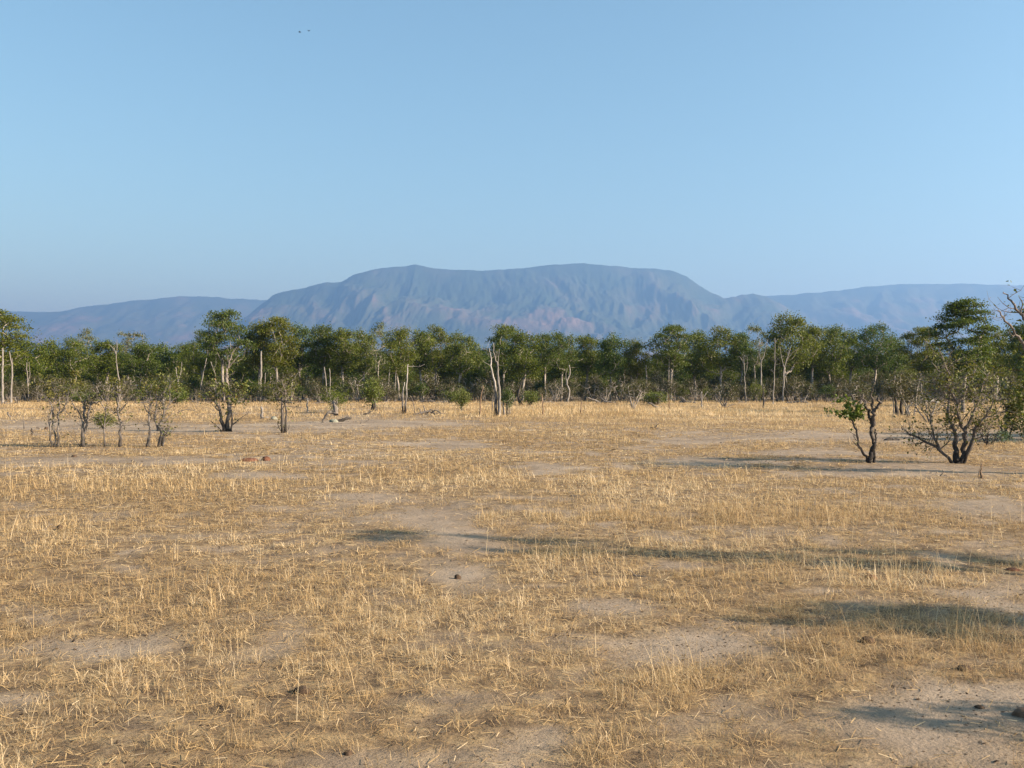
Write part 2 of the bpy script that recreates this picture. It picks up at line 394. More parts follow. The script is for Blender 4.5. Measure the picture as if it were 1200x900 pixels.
# ------------------------------------------------------------------ tree prototypes
def skeleton(rng, pads, trunk, r0, twig=.012, bend=.16):
    nodes = [np.array(p, float) for p in trunk]; par = [-1] + list(range(len(trunk) - 1)); tips = []
    c = nodes[-1]
    for p in sorted(pads, key=lambda p: np.linalg.norm(p - c)):
        A = np.array(nodes[max(1, len(trunk) // 2):]); off = max(1, len(trunk) // 2)
        dv = p - A; dist = np.linalg.norm(dv, axis=1)
        cost = dist + 1.6 * np.maximum(0, -dv[:, 2] + .35 * dist)
        j = int(np.argmin(cost)) + off; a = nodes[j]; L = np.linalg.norm(p - a)
        k = 2 if L < 1.2 else 3; prev = j
        for t in range(1, k + 1):
            u = t / k; q = a + (p - a) * u; q = q + rng.normal(0, bend * .35 * L, 3) * (u < 1) * np.array([1, 1, .5]); q[2] -= .12 * L * math.sin(math.pi * u) * (1 if rng.uniform() < .7 else -1)
            nodes.append(q); par.append(prev); prev = len(nodes) - 1
        tips.append(prev)
    cnt = np.zeros(len(nodes))
    for t in tips:
        while t >= 0: cnt[t] += 1; t = par[t]
    rad = twig + (r0 - twig) * (np.maximum(cnt, 1) / max(cnt.max(), 1)) ** .55
    nt = len(trunk)
    for i in range(nt): rad[i] = max(rad[i], r0 * (1 - .35 * i / nt))
    rad[0] *= 1.35
    return nodes, par, rad, tips

def draw_skeleton(mb, nodes, par, rad, sides=5):
    for i, p in enumerate(par):
        if p >= 0: tube(mb, [nodes[p], nodes[i]], [rad[p] if par[p] < 0 or rad[p] < rad[i] * 1.9 else rad[i] * 1.25, rad[i]], sides if rad[i] > .03 else 4)

def tree_proto(seed, H, W, zb, nlobe, npad, per, ls, r0, lobe=(.2, .3), flat=.5, sx=.5, sz=.2, fork=.5, leaf='leaf', lean=.3, topw=1.0):
    rng = np.random.default_rng(seed)
    lobes = []
    for i in range(nlobe):
        u = (i + rng.uniform(.1, .9)) / nlobe; sz_ = W * rng.uniform(*lobe) * (1.1 - .3 * u)
        z = zb + (H - sz_ * flat * 1.1 - zb) * u
        prof = math.sqrt(max(0, 1 - (max(0, u - .35) / .68) ** 2)) if u > .35 else .62 + .38 * u / .35
        prof *= 1 + (topw - 1) * u
        a = i * 2.4 + rng.uniform(-.6, .6); r = max(0, W * .5 * prof - sz_ * .7) * rng.uniform(.45, 1.05)
        lobes.append((np.array([math.cos(a) * r, math.sin(a) * r, z]), sz_))
    pads = []
    for k in range(npad):
        c, s = lobes[k % nlobe]; v = rng.normal(0, 1, 3); v /= np.linalg.norm(v); v[2] = abs(v[2]) if rng.uniform() < .45 else v[2]
        p = c + v * s * rng.uniform(.55, 1.05) * np.array([1, 1, flat]); p[2] = min(max(p[2], zb), H - .15); pads.append(p)
    fz = H * fork; tr = [(0, 0, -.15)]
    lx, ly = rng.normal(0, lean, 2)
    for i in range(1, 5): tr.append((lx * i / 4 + rng.normal(0, .05), ly * i / 4 + rng.normal(0, .05), fz * i / 4))
    nodes, par, rad, tips = skeleton(rng, pads, tr, r0)
    t = MB(); draw_skeleton(t, nodes, par, rad)
    cr = MB()
    for p in pads:
        n = int(per * rng.uniform(.5, 1.4)); s = rng.uniform(.7, 1.3)
        g = rng.normal(0, 1, (n, 3)) * np.array([sx * s, sx * s, sz * s]); g[:, 2] -= .10 * (g[:, 0] ** 2 + g[:, 1] ** 2) / (sx * s)
        leaves(cr, p + g, ls, rng, .08, .6)
    return t.mesh('trunk', M['bark']), cr.mesh('crown', M[leaf], False), H, W

P = {}
P['layer'] = [tree_proto(1, 10, 7.4, 4.3, 16, 150, 81, .20, .17, (.14, .21), .42, .5, .15, .5, 'leaf_dark', topw=1.0), tree_proto(2, 10, 6.8, 4.3, 15, 140, 84, .20, .16, (.15, .23), .45, .5, .16, .45, 'leaf', topw=1.1)]
P['round'] = [tree_proto(s, 9, 6.6, 3.6, 13, 130, 84, .20, .16, (.18, .27), .7, .48, .26, .4, l) for s, l in ((3, 'leaf'), (4, 'leaf'), (5, 'leaf_dark'))]
P['tall'] = [tree_proto(s, 10, 5.2, 4.5, 12, 110, 81, .20, .15, (.18, .28), .75, .42, .25, .5, l) for s, l in ((6, 'leaf'), (7, 'leaf'), (8, 'leaf_dark'))]
P['vase'] = [tree_proto(s, 9.5, 7.0, 4.3, 13, 120, 81, .20, .16, (.17, .25), .7, .46, .24, .32, l, topw=1.2) for s, l in ((9, 'leaf'), (10, 'leaf_dark'))]
P['thin'] = [tree_proto(s, 9.5, 5.6, 4.2, 10, 75, 36, .22, .12, (.14, .22), .5, .42, .18, .45, 'leaf_pale', topw=1.1) for s in (11, 12)]
P['big'] = [tree_proto(50, 10, 6.4, 3.4, 20, 240, 85, .16, .15, (.14, .2), .38, .38, .11, .45, 'leaf_dark', topw=1.0)]
P['low'] = [tree_proto(s, 6.5, 6.5, 1.3, 13, 120, 66, .25, .12, (.18, .28), .65, .48, .24, .3, l) for s, l in ((13, 'leaf'), (14, 'leaf_dark'))]

def scrub_proto(seed, H, W, per, npad, leaf='leaf_scrub', ls=.16, stems=5):
    rng = np.random.default_rng(seed); t = MB(); cr = MB()
    for s in range(stems):
        a = rng.uniform(0, 6.28); r = W * .5 * rng.uniform(.15, .8); top = np.array([math.cos(a) * r, math.sin(a) * r, H * rng.uniform(.45, .75)])
        b = np.array([rng.normal(0, .15), rng.normal(0, .15), -.1])
        tr = [b + (top - b) * u + rng.normal(0, .07, 3) * (0 < u < 1) for u in (0, .35, .7, 1)]
        pads = []
        for k in range(npad // stems):
            v = rng.normal(0, 1, 3); v /= np.linalg.norm(v)
            p = top + v * np.array([W * .26, W * .26, H * .3]) * rng.uniform(.4, 1.1); p[2] = max(.35, min(H, p[2])); pads.append(p)
        nodes, par, rad, tips = skeleton(rng, pads, tr, rng.uniform(.04, .075), .012, .25)
        draw_skeleton(t, nodes, par, rad, 5)
        for p in pads:
            n = int(per * rng.uniform(.2, 1.5))
            leaves(cr, p + rng.normal(0, 1, (n, 3)) * np.array([.3, .3, .2]), ls, rng, .2, .6)
    return t.mesh('stem', M['bark'] if leaf != 'leaf_bright' else M['bark_left']), cr.mesh('foliage', M[leaf], False), H, W
S = {'scrub': [scrub_proto(21, 4, 4, 44, 70), scrub_proto(22, 4, 3.6, 34, 65), scrub_proto(23, 4, 4.4, 46, 70, 'leaf'), scrub_proto(24, 4, 3.4, 14, 60), scrub_proto(25, 4, 3.2, 42, 60, 'leaf_dark')],
     'bright': [scrub_proto(26, 2.3, 1.9, 42, 60, 'leaf_bright', .15, 5), scrub_proto(27, 1.8, 2.0, 40, 55, 'leaf_bright', .15, 5)]}

def place(proto, name, pn, px, d, H, W, label, cat, group=None, rz=None, rng=random):
    tm, cm, h0, w0 = proto
    o = empty(name, foot(px, d), label, cat, group, rng.uniform(0, 6.28) if rz is None else rz)
    k = W / w0; o.scale = (k, k, H / h0)
    link(pn[0], tm, o); link(pn[1], cm, o)
    return o
random.seed(7)
TP = ('trunk', 'crown'); SP = ('stem', 'foliage')

# canopy trees of the wood's front, one by one: px, top row, half width px, distance, kind, label
FRONT = [
 (-8, 362, 44, 118, 'layer', 1, 'tall layered tree with white trunks on the open western edge of the wood'),
 (30, 398, 26, 128, 'round', 0, 'low olive tree just behind the tall layered edge tree with white trunks'),
 (58, 399, 24, 140, 'low', 0, 'olive tree behind the first forked grey shrub, its crown level with its neighbours'),
 (84, 397, 24, 133, 'round', 1, 'dark green tree behind the shrub with the burnt double trunk'),
 (100, 386, 18, 175, 'thin', 0, 'pale airy tree rising with two tufts above the low wood'),
 (122, 398, 24, 136, 'tall', 0, 'mid green tree behind the slender single stemmed shrub'),
 (152, 386, 20, 170, 'thin', 1, 'pale see-through crown rising beside the leaning bleached trunk'),
 (168, 398, 26, 138, 'round', 2, 'rounded green tree behind the paired burnt shrubs'),
 (192, 403, 24, 150, 'low', 1, 'lowest dark tree in the dip of the treeline'),
 (216, 402, 22, 148, 'round', 0, 'olive tree next to the dip, beside the tallest layered crown'),
 (238, 388, 20, 134, 'vase', 0, 'tree leaning against the tallest layered crown with white limbs under it'),
 (262, 364, 36, 126, 'layer', 0, 'tallest layered flat topped tree behind the shrub with a white dead leader'),
 (303, 376, 22, 130, 'tall', 1, 'narrow tree with a pale straight trunk next to the tallest layered crown'),
 (325, 371, 30, 128, 'layer', 1, 'broad crowned tree with a thick pale trunk and reddish top sprays'),
 (355, 382, 24, 133, 'vase', 1, 'dark vase shaped tree behind the shrub with two parallel burnt stems'),
 (378, 381, 20, 130, 'tall', 2, 'dark tree behind the fallen arched log'),
 (402, 384, 22, 128, 'tall', 0, 'olive tree between the arched log and the bright green bush'),
 (424, 388, 20, 134, 'round', 1, 'mid green tree directly behind the bright green bush'),
 (444, 379, 20, 150, 'thin', 0, 'wispy pale topped tree sticking up behind the bright green bush'),
 (468, 384, 26, 124, 'round', 0, 'yellowish broad tree behind the split two toned dead stem'),
 (494, 386, 22, 130, 'tall', 1, 'olive tree behind the heap of fallen dead branches'),
 (512, 382, 26, 134, 'vase', 0, 'wide crowned tree rising between the fallen branches and the sapling'),
 (538, 391, 22, 128, 'round', 1, 'sloping crowned olive tree at the gap before the forked white dead tree'),
 (556, 402, 14, 140, 'low', 0, 'small low tree filling the gap beside the forked white dead tree'),
 (590, 380, 24, 132, 'layer', 1, 'flat topped tree reaching over the forked white dead tree'),
 (612, 389, 26, 124, 'round', 0, 'dense olive tree behind the charred leaning trunk'),
 (638, 391, 20, 136, 'tall', 2, 'bluish green tree behind the thin standing pole'),
 (658, 390, 24, 125, 'vase', 1, 'open green tree carried by the pale crooked trunk'),
 (686, 392, 22, 130, 'tall', 0, 'green tree behind the short broken stump with a dead side branch'),
 (716, 390, 26, 126, 'round', 2, 'brownish dark rounded tree east of the stump with a dead side branch'),
 (744, 399, 20, 128, 'round', 1, 'light olive lower tree next to the big dark spreading crown'),
 (786, 381, 34, 124, 'layer', 0, 'big dark spreading tree with a notched broad crown'),
 (816, 388, 22, 130, 'round', 0, 'olive tree tucked against the big dark spreading crown'),
 (846, 384, 28, 126, 'vase', 0, 'green tree with wide arms before the pale bare forked trunk'),
 (868, 390, 18, 134, 'tall', 2, 'dark narrow tree behind the thin crooked bare trunk'),
 (886, 378, 18, 140, 'thin', 1, 'pale thin crowned tree above the bare forked trunk'),
 (924, 369, 30, 124, 'round', 1, 'tallest rounded tree of the wood with bare white branches on its face'),
 (950, 380, 22, 130, 'tall', 0, 'olive tree leaning on the tallest rounded crown'),
 (974, 382, 24, 134, 'round', 0, 'light green tree behind the open golden grass'),
 (996, 386, 20, 138, 'tall', 1, 'mid green tree behind the leafy tufted small tree'),
 (1022, 380, 26, 128, 'vase', 1, 'dark ragged tree directly above the gnarled small tree with one green tuft'),
 (1046, 390, 20, 136, 'round', 2, 'dark tree above the charred cluster of stumps'),
 (1080, 383, 28, 122, 'layer', 1, 'spreading olive tree between the charred stumps and the gnarled dark shrub'),
 (1128, 351, 41, 72, 'big', 0, 'big bluish green tree rising behind the gnarled dark shrub'),
 (1168, 388, 26, 118, 'round', 1, 'shaded olive tree seen under the bare branches at the edge'),
 (1205, 370, 40, 95, 'round', 2, 'dark dense tree behind the bare overhanging branches'),
 (1240, 385, 40, 120, 'vase', 0, 'dark tree half cut by the picture edge beyond the bare branches'),
]
rng = random.Random(2)
for px, top, hw, d, k, i, lab in FRONT:
    H = (HZ - top) / F * d + CH
    place(P[k][i], 'woodland_tree', TP, px, d, H * 1.03, 2 * hw / F * d * rng.uniform(.92, 1.1), lab, 'tree', 'trees along the front of the wood')
# second and third rows behind: nothing tells them apart
rng = random.Random(3)
for row, (d0, hh, st) in enumerate(((150, 7.5, 27), (176, 8.4, 28))):
    px = -70 + rng.uniform(0, 20)
    while px < 1280:
        d = d0 + rng.uniform(-9, 9); k = rng.choice(['round', 'round', 'tall', 'vase', 'low']); pr = rng.choice(P[k])
        H = hh * rng.uniform(.86, 1.06) * (.93 if 20 < px < 235 else 1)
        place(pr, 'woodland_tree', TP, px, d, H, H * rng.uniform(.62, .85), 'olive green tree standing deeper in the wood, half hidden by the front crowns', 'tree', 'half hidden trees deeper in the wood', rng=rng)
        px += st * rng.uniform(.7, 1.3)

# the far body of the wood: one mass
def far_wood():
    rng = np.random.default_rng(12); t = MB(); cr = MB()
    for d in np.arange(200, 330, 16):
        for px in np.arange(-110, 1310, 30 * 200 / d):
            dd = d + rng.uniform(-7, 7); x, y, z = foot(px + rng.uniform(-9, 9), dd)
            H = rng.uniform(7.4, 9.2) * (.9 if 20 < px < 235 else 1)
            tube(t, [(x, y, -.1), (x + rng.normal(0, .2), y, H * .6)], [.17, .1], 5)
            for k in range(26):
                v = rng.normal(0, 1, 3); v /= np.linalg.norm(v); c = np.array([x, y, H * .62]) + v * np.array([2.9, 2.9, H * .34]) * rng.uniform(.5, 1)
                leaves(cr, c + rng.normal(0, 1, (26, 3)) * np.array([.6, .6, .4]), .42, rng, .08, .65)
    w = cr.build('distant_woods', M['leaf'], smooth=False); tag(w, 'far body of the wood closing the view behind the front trees', 'woods', kind='stuff')
    t.build('trunks', M['bark'], w)
far_wood()

# understorey scrub in front of and between the trunks
LS = ['grey olive scrub bush at the foot of the wood', 'thin brownish scrub bush with visible twigs at the foot of the wood', 'greener leafy scrub bush at the foot of the wood', 'nearly leafless grey twiggy bush at the foot of the wood', 'dark green scrub bush at the foot of the wood']
GS = ['grey olive scrub', 'brownish scrub', 'green scrub', 'leafless scrub', 'dark scrub']
rng = random.Random(5)
for d0, hh, st in ((122, 2.9, 13), (131, 3.5, 13), (143, 4.0, 14)):
    px = -50
    while px < 1260:
        i = rng.choice([0, 0, 1, 1, 2, 3, 4]); H = hh * rng.uniform(.6, 1.15)
        if not (d0 == 121 and rng.random() < .25):
            place(S['scrub'][i], 'scrub_bush', SP, px, d0 + rng.uniform(-5, 5), H, H * rng.uniform(.8, 1.2), LS[i], 'bush', GS[i], rng=rng)
        px += st * rng.uniform(.6, 1.4)
def undergrowth():
    rng = np.random.default_rng(31); cr = MB()
    for k in range(900):
        d = rng.uniform(152, 215); px = rng.uniform(-80, 1280); x, y, z = foot(px, d); h = rng.uniform(1.0, 2.9)
        leaves(cr, np.array([x, y, h * .5]) + rng.normal(0, 1, (60, 3)) * np.array([.9, .9, h * .28]), .3, rng, .2, .6)
    tag(cr.build('undergrowth', M['leaf_scrub'], smooth=False), 'dim tangle of scrub between the trunks inside the wood', 'undergrowth', kind='stuff')
undergrowth()

# ------------------------------------------------------------------ hand drawn woody plants
def woody(name, label, cat, base, limbs, bark, leaf=None, clumps=(), twigs=0, twl=(.2, .6), tipleaf=0, ls=.07, seed=1, spread=.35, group=None, d=None, sides=7, names=None, twig_from=.35, leaf_up=.2, up_bias=.35):
    """limbs: list of (pixel polyline, r0, r1) ; first is the trunk. The plant stands at its own distance with real depth."""
    rng = np.random.default_rng(seed); d = d or depth(base[1])
    if leaf and name == 'stunted_tree': kk = .66 if bark == 'bark_left' else .78; limbs = [(p, a * kk, b * kk) for p, a, b in limbs]; twigs *= 1.7; tipleaf *= .85; clumps = [(a, b, c2, e, int(n * .95)) for a, b, c2, e, n in clumps]
    org = np.array(foot(base[0], d)); nodes = []       # (px,py,depth offset)
    root = empty(name, org, label, cat, group)
    lf = MB()
    for li, (pl, r0, r1) in enumerate(limbs):
        pl = [tuple(map(float, p)) for p in pl]; L = sum(math.dist(pl[i], pl[i + 1]) for i in range(len(pl) - 1)) / F * d
        dy = 0.0
        if nodes:
            j = min(range(len(nodes)), key=lambda k: math.dist(nodes[k][:2], pl[0]));
            if math.dist(nodes[j][:2], pl[0]) < 12: dy = nodes[j][2]
        slope = rng.uniform(-1, 1) * spread; pts = []; acc = 0
        for i, p in enumerate(pl):
            if i: acc += math.dist(pl[i - 1], p) / F * d
            o = dy + slope * acc * (.6 + .4 * acc / max(L, .01)); dd = d + o; pts.append(W3(p[0], p[1], dd) - org); nodes.append((p[0], p[1], o))
        if li == 0 or pl[0][1] > base[1] - 4: pts[0][2] = min(pts[0][2], -.06)
        rad = [r0 + (r1 - r0) * i / (len(pts) - 1) for i in range(len(pts))]
        if li == 0: rad[0] *= 1.25
        PP, RR = smooth_line(pts, rad, 4, rng, min(.022, r0 * .35))
        RR = RR * (1 + rng.uniform(-.10, .12, len(RR)))
        mb = MB(); tube(mb, PP, RR, sides, .5, rng, .16)
        n = len(PP); tn = int(twigs * L * rng.uniform(.7, 1.3))
        for k in range(tn):
            i = int(rng.uniform(twig_from if li == 0 or r0 > .045 else .15, 1) * (n - 1)); tg = PP[min(i + 1, n - 1)] - PP[max(i - 1, 0)]; tg /= np.linalg.norm(tg) + 1e-9
            v = rng.normal(0, 1, 3); v -= tg * v.dot(tg); v /= np.linalg.norm(v) + 1e-9; dr = tg * rng.uniform(-.1, .7) + v + np.array([0, 0, up_bias]); dr /= np.linalg.norm(dr)
            l = rng.uniform(*twl) * (1 if k % 3 else 1.5); q = [PP[i]]
            for s in range(3):
                dr = dr + rng.normal(0, .35, 3) + np.array([0, 0, .12]); dr /= np.linalg.norm(dr); q.append(q[-1] + dr * l / 3)
            rt = min(RR[i] * .45, .006 + l * .012); tube(mb, q, [rt, rt * .75, rt * .5, rt * .3], 4)
            ends = [q[-1], q[-2]]
            for s in (1, 2):
                e = q[s] + (rng.normal(0, 1, 3) + np.array([0, 0, .4])) * l * .22; tube(mb, [q[s], e], [rt * .5, rt * .25], 4); ends.append(e)
            if tipleaf and leaf:
                for e in ends:
                    m = rng.poisson(tipleaf)
                    leaves(lf, e + rng.normal(0, 1, (m, 3)) * l * .16, ls, rng, leaf_up, .7)
        nm = (names[li] if names else ('trunk' if li == 0 else 'branch'))
        mb.build(nm, M[bark], root)
    for cx, cy, rx, ry, n in clumps:
        c = W3(cx, cy, d + rng.normal(0, .1)) - org; rx = rx / F * d; ry = ry / F * d
        sub = rng.normal(0, .55, (max(4, n // 28), 3)) * np.array([rx, rx, ry]); ii = rng.integers(0, len(sub), n)
        leaves(lf, c + sub[ii] + rng.normal(0, .28, (n, 3)) * np.array([rx, rx, ry]), ls, rng, leaf_up, .7)
    if lf.n: lf.build('foliage', M[leaf], root, False)
    return root

GSH = 'stunted burnt shrubs on the open grass'
woody('stunted_tree', 'gnarled dark shrub with many spreading crooked limbs, largest on the open grass', 'shrub', (1123, 543), [
  ([(1122, 544), (1121, 535), (1119, 521), (1118, 504), (1113, 494), (1111, 477), (1113, 460), (1108, 442)], .105, .02),
  ([(1119, 540), (1101, 527), (1084, 517), (1067, 510), (1056, 500)], .062, .012),
  ([(1101, 527), (1094, 509), (1091, 492), (1089, 473)], .045, .012),
  ([(1125, 544), (1131, 521), (1130, 506), (1124, 496), (1121, 477), (1113, 452), (1110, 435), (1101, 408)], .09, .012),
  ([(1127, 543), (1138, 521), (1145, 501), (1155, 487), (1167, 467)], .075, .018),
  ([(1130, 506), (1139, 489), (1145, 472), (1152, 450), (1160, 436)], .06, .014),
  ([(1113, 452), (1099, 450), (1084, 447), (1072, 445)], .03, .01),
  ([(1110, 437), (1102, 436), (1092, 425)], .022, .01),
  ([(1121, 477), (1130, 462), (1136, 445), (1146, 430)], .045, .012),
  ([(1121, 470), (1106, 466), (1096, 458), (1086, 457)], .03, .01),
  ([(1138, 521), (1150, 512), (1158, 503), (1172, 499)], .035, .01),
  ([(1145, 472), (1160, 468), (1172, 455)], .035, .01),
  ([(1101, 527), (1110, 519), (1116, 507)], .025, .01),
  ([(1084, 517), (1074, 520), (1066, 516)], .016, .006)],
  'bark_near', 'leaf_shrub', [(1150, 470, 22, 30, 420), (1135, 448, 24, 18, 330), (1110, 490, 10, 8, 90), (1158, 495, 14, 16, 200), (1105, 455, 22, 14, 160)], 7.5, (.2, .6), 1.7, .075, 41, .45, GSH)
woody('stunted_tree', 'slim gnarled black tree with one round green tuft on its bent side limb', 'shrub', (1019, 543), [
  ([(1019.5, 543), (1020, 535), (1022.5, 527), (1024, 518), (1021, 509), (1022.5, 499), (1019.5, 490), (1019, 480.5), (1015, 477), (1013, 471), (1011, 463)], .08, .026),
  ([(1019, 541), (1016, 536), (1010, 529), (1005, 516), (1002, 501), (997.5, 489), (994, 481)], .05, .018),
  ([(1010, 529), (1003, 521), (999, 517)], .018, .008),
  ([(1022.5, 499), (1024, 488), (1022.5, 482), (1027, 478), (1030, 473), (1029, 466)], .07, .03),
  ([(1023, 481), (1022, 472), (1021, 462), (1023, 452)], .045, .015),
  ([(1023, 540), (1025, 526), (1026, 514), (1026, 503)], .05, .02),
  ([(1013, 471), (1009, 466), (1007, 459)], .022, .008)],
  'bark_dark', 'leaf_bright', [(995, 480, 13, 9, 430), (987, 481, 6, 7, 90), (1004, 482, 7, 6, 110)], 2.6, (.08, .3), .15, .085, 43, .3, GSH, leaf_up=.1)
D = depth(524.5)
woody('stunted_tree', 'forked grey shrub with four pale stems, first of the row of burnt shrubs', 'shrub', (65, 525), [
  ([(64, 526), (65, 513), (61.5, 499), (62.5, 483), (60, 473)], .05, .028), ([(60, 526), (59, 505), (59, 489), (61, 479), (58, 470), (53, 466)], .055, .02),
  ([(68, 526), (68, 505), (69, 484), (69, 472), (70, 462)], .055, .02), ([(69, 484), (75, 479), (79, 467), (81, 456), (87, 444)], .04, .014),
  ([(75, 480), (80, 485), (82, 489)], .022, .008), ([(53, 466), (46, 462), (44, 455)], .02, .008), ([(70, 466), (64, 457), (60, 446)], .022, .008), ([(59, 505), (57, 494), (57, 484)], .025, .01)],
  'bark_left', 'leaf_shrub', [(89, 442, 7, 6, 120), (72, 452, 22, 10, 190), (58, 458, 12, 8, 90)], 5, (.15, .5), 1.0, .08, 51, .3, GSH, D)
woody('stunted_tree', 'grey shrub with a burnt double trunk and a bleached arm reaching sideways', 'shrub', (97, 523), [
  ([(97, 524), (97, 505), (99, 489), (99, 477), (100, 469)], .085, .035), ([(99, 508), (102, 495), (104, 483), (108, 473), (115, 471), (121, 463)], .06, .022),
  ([(97, 497), (93, 484), (87, 476), (83, 467)], .035, .014), ([(96, 522), (88, 515), (80, 508)], .022, .008), ([(99, 479), (103, 471), (107, 463)], .03, .01), ([(99, 477), (93, 464), (89, 458)], .03, .01), ([(104, 483), (106, 474), (104, 466)], .03, .01)],
  'bark_left', 'leaf_scrub', [(101, 466, 13, 7, 130)], 6, (.15, .45), .7, .075, 52, .3, GSH, D)
woody('stunted_tree', 'slender single stemmed grey shrub with a small fork at its top', 'shrub', (123, 523), [
  ([(123, 524), (122, 505), (123.5, 489), (123, 480), (119, 474), (117, 467)], .042, .014), ([(123, 482), (125.5, 473), (124, 463)], .025, .01), ([(123, 489), (128, 482), (129, 476)], .016, .007)],
  'bark_left', 'leaf_shrub', [(121, 465, 9, 6, 60)], 5, (.1, .35), .8, .07, 53, .3, GSH, D)
woody('stunted_tree', 'straight scaly grey shrub with short side stubs and a dark bushy head', 'shrub', (140, 524), [
  ([(140, 525), (141, 512), (141, 499), (139, 485), (138, 473), (138, 463), (137, 452)], .075, .03), ([(141, 482), (147, 475), (154, 464)], .035, .014), ([(141, 499), (151, 498.5), (162, 497), (169, 495)], .02, .008), ([(139, 485), (134, 483), (130, 480)], .022, .009), ([(138, 465), (133, 457), (131, 448)], .025, .009), ([(138, 463), (143, 455), (146, 446)], .025, .009)],
  'bark_left', 'leaf_shrub', [(137, 452, 12, 8, 150), (142, 444, 10, 6, 60)], 7, (.1, .4), 1.1, .075, 54, .3, GSH, D)
woody('stunted_tree', 'upright brownish shrub with a leafy top, next to the blackened crooked shrub', 'shrub', (174, 524.5), [
  ([(174, 525), (175, 511), (175, 495), (174, 484), (177, 475), (176, 463), (177, 452)], .065, .02), ([(175, 499), (170, 497), (163, 492)], .025, .01), ([(174, 484), (169, 476), (168, 466)], .025, .01), ([(176, 466), (171, 456), (170, 446)], .022, .009), ([(175, 495), (181, 490), (182, 480)], .022, .009)],
  'bark_left', 'leaf_shrub', [(177, 448, 12, 13, 170), (170, 458, 10, 8, 60)], 6, (.15, .45), 1.0, .075, 55, .3, GSH, D)
woody('stunted_tree', 'blackened crooked shrub with bleached sprigs fanning from its foot', 'shrub', (187, 523), [
  ([(186, 524), (189, 505), (188, 496), (192, 484), (191, 471), (191, 460)], .085, .03), ([(191, 521), (191.5, 508), (190, 500)], .05, .025), ([(185, 505), (182, 487), (184, 473), (183, 458)], .045, .016), ([(192, 484), (199, 473), (206, 466)], .035, .012), ([(190, 508), (198, 501), (202, 493)], .018, .007), ([(192, 513), (200, 508), (206, 502)], .016, .006), ([(199, 473), (199, 455), (199, 441)], .025, .009), ([(191, 463), (196, 452), (197, 440)], .025, .009), ([(193, 510), (199, 500), (203, 489)], .014, .006)],
  'bark_left', 'leaf_shrub', [(200, 448, 15, 16, 190), (212, 458, 11, 8, 80), (188, 446, 9, 12, 90)], 7, (.15, .5), 1.0, .075, 56, .35, GSH, D)
woody('stunted_tree', 'burnt many stemmed shrub with a tall white dead leader and green leaves round its middle', 'shrub', (266, 507), [
  ([(266, 508), (267, 493), (269, 477), (268, 460), (266, 448), (266, 440)], .12, .085), ([(264, 508), (260, 493), (257, 477), (247, 465)], .11, .06), ([(271, 507), (272, 493), (271, 478), (272, 466)], .06, .02), ([(272, 498), (282, 490), (293, 483)], .035, .01), ([(262, 505), (252, 497), (243, 491)], .025, .009), ([(266, 442), (266, 435), (268, 428), (271, 417), (277, 407)], .085, .02), ([(267.5, 431), (273, 424), (280, 416)], .05, .015), ([(269, 470), (275, 460), (277, 450)], .05, .015), ([(258, 482), (252, 478), (248, 473)], .04, .015)],
  'bark_near', 'leaf_shrub', [(275, 464, 13, 10, 340), (256, 460, 13, 8, 180), (282, 452, 8, 8, 90), (262, 450, 10, 7, 100)], 4, (.2, .6), .7, .11, 57, .3, GSH, names=['trunk', 'branch', 'branch', 'branch', 'branch', 'dead_leader', 'dead_leader', 'branch', 'branch'])
woody('stunted_tree', 'burnt shrub with two parallel straight stems and a small leafy cap', 'shrub', (333, 508), [
  ([(331, 508), (331, 485), (331, 466)], .075, .05), ([(335, 507), (335.3, 485), (334.5, 463), (333, 450)], .07, .025), ([(331, 505), (326, 499), (325, 494)], .022, .008), ([(333, 508), (338, 503), (339, 498)], .018, .008), ([(331, 470), (324, 463), (321, 453)], .03, .01), ([(335, 472), (342, 466), (345, 455)], .03, .01), ([(335, 476), (347, 477), (356, 478)], .022, .008)],
  'bark_near', 'leaf_shrub', [(333, 462, 16, 10, 250), (325, 452, 9, 8, 80), (342, 450, 9, 8, 80)], 5, (.15, .5), .8, .1, 58, .3, GSH)

# right edge: near tree partly out of the picture, with branches hanging in
woody('savanna_tree', 'nearest tree at the picture edge, its bare branches and bright leaves reaching in', 'tree', (1262, 548), [
  ([(1262, 549), (1258, 510), (1262, 470), (1255, 430), (1262, 380)], .13, .06), ([(1258, 500), (1235, 470), (1212, 430), (1202, 408), (1190, 392), (1176, 372), (1168, 364)], .06, .01),
  ([(1255, 430), (1230, 400), (1206, 380), (1196, 366), (1182, 350), (1176, 342)], .06, .01), ([(1260, 510), (1230, 490), (1205, 470), (1192, 462)], .045, .012), ([(1262, 400), (1240, 370), (1215, 350), (1204, 330)], .05, .01), ([(1258, 470), (1290, 430), (1310, 380)], .07, .02), ([(1196, 366), (1198, 356), (1194, 348)], .02, .006), ([(1262, 380), (1262, 340), (1280, 300)], .05, .01)],
  'bark_near', 'leaf_bright', [(1205, 470, 14, 22, 330), (1202, 445, 10, 14, 160), (1200, 365, 5, 9, 40), (1215, 500, 16, 16, 300), (1250, 400, 45, 45, 1400), (1290, 350, 50, 40, 1400)], 3.2, (.2, .6), .5, .085, 61, .25, d=22.5)
D2 = depth(514)
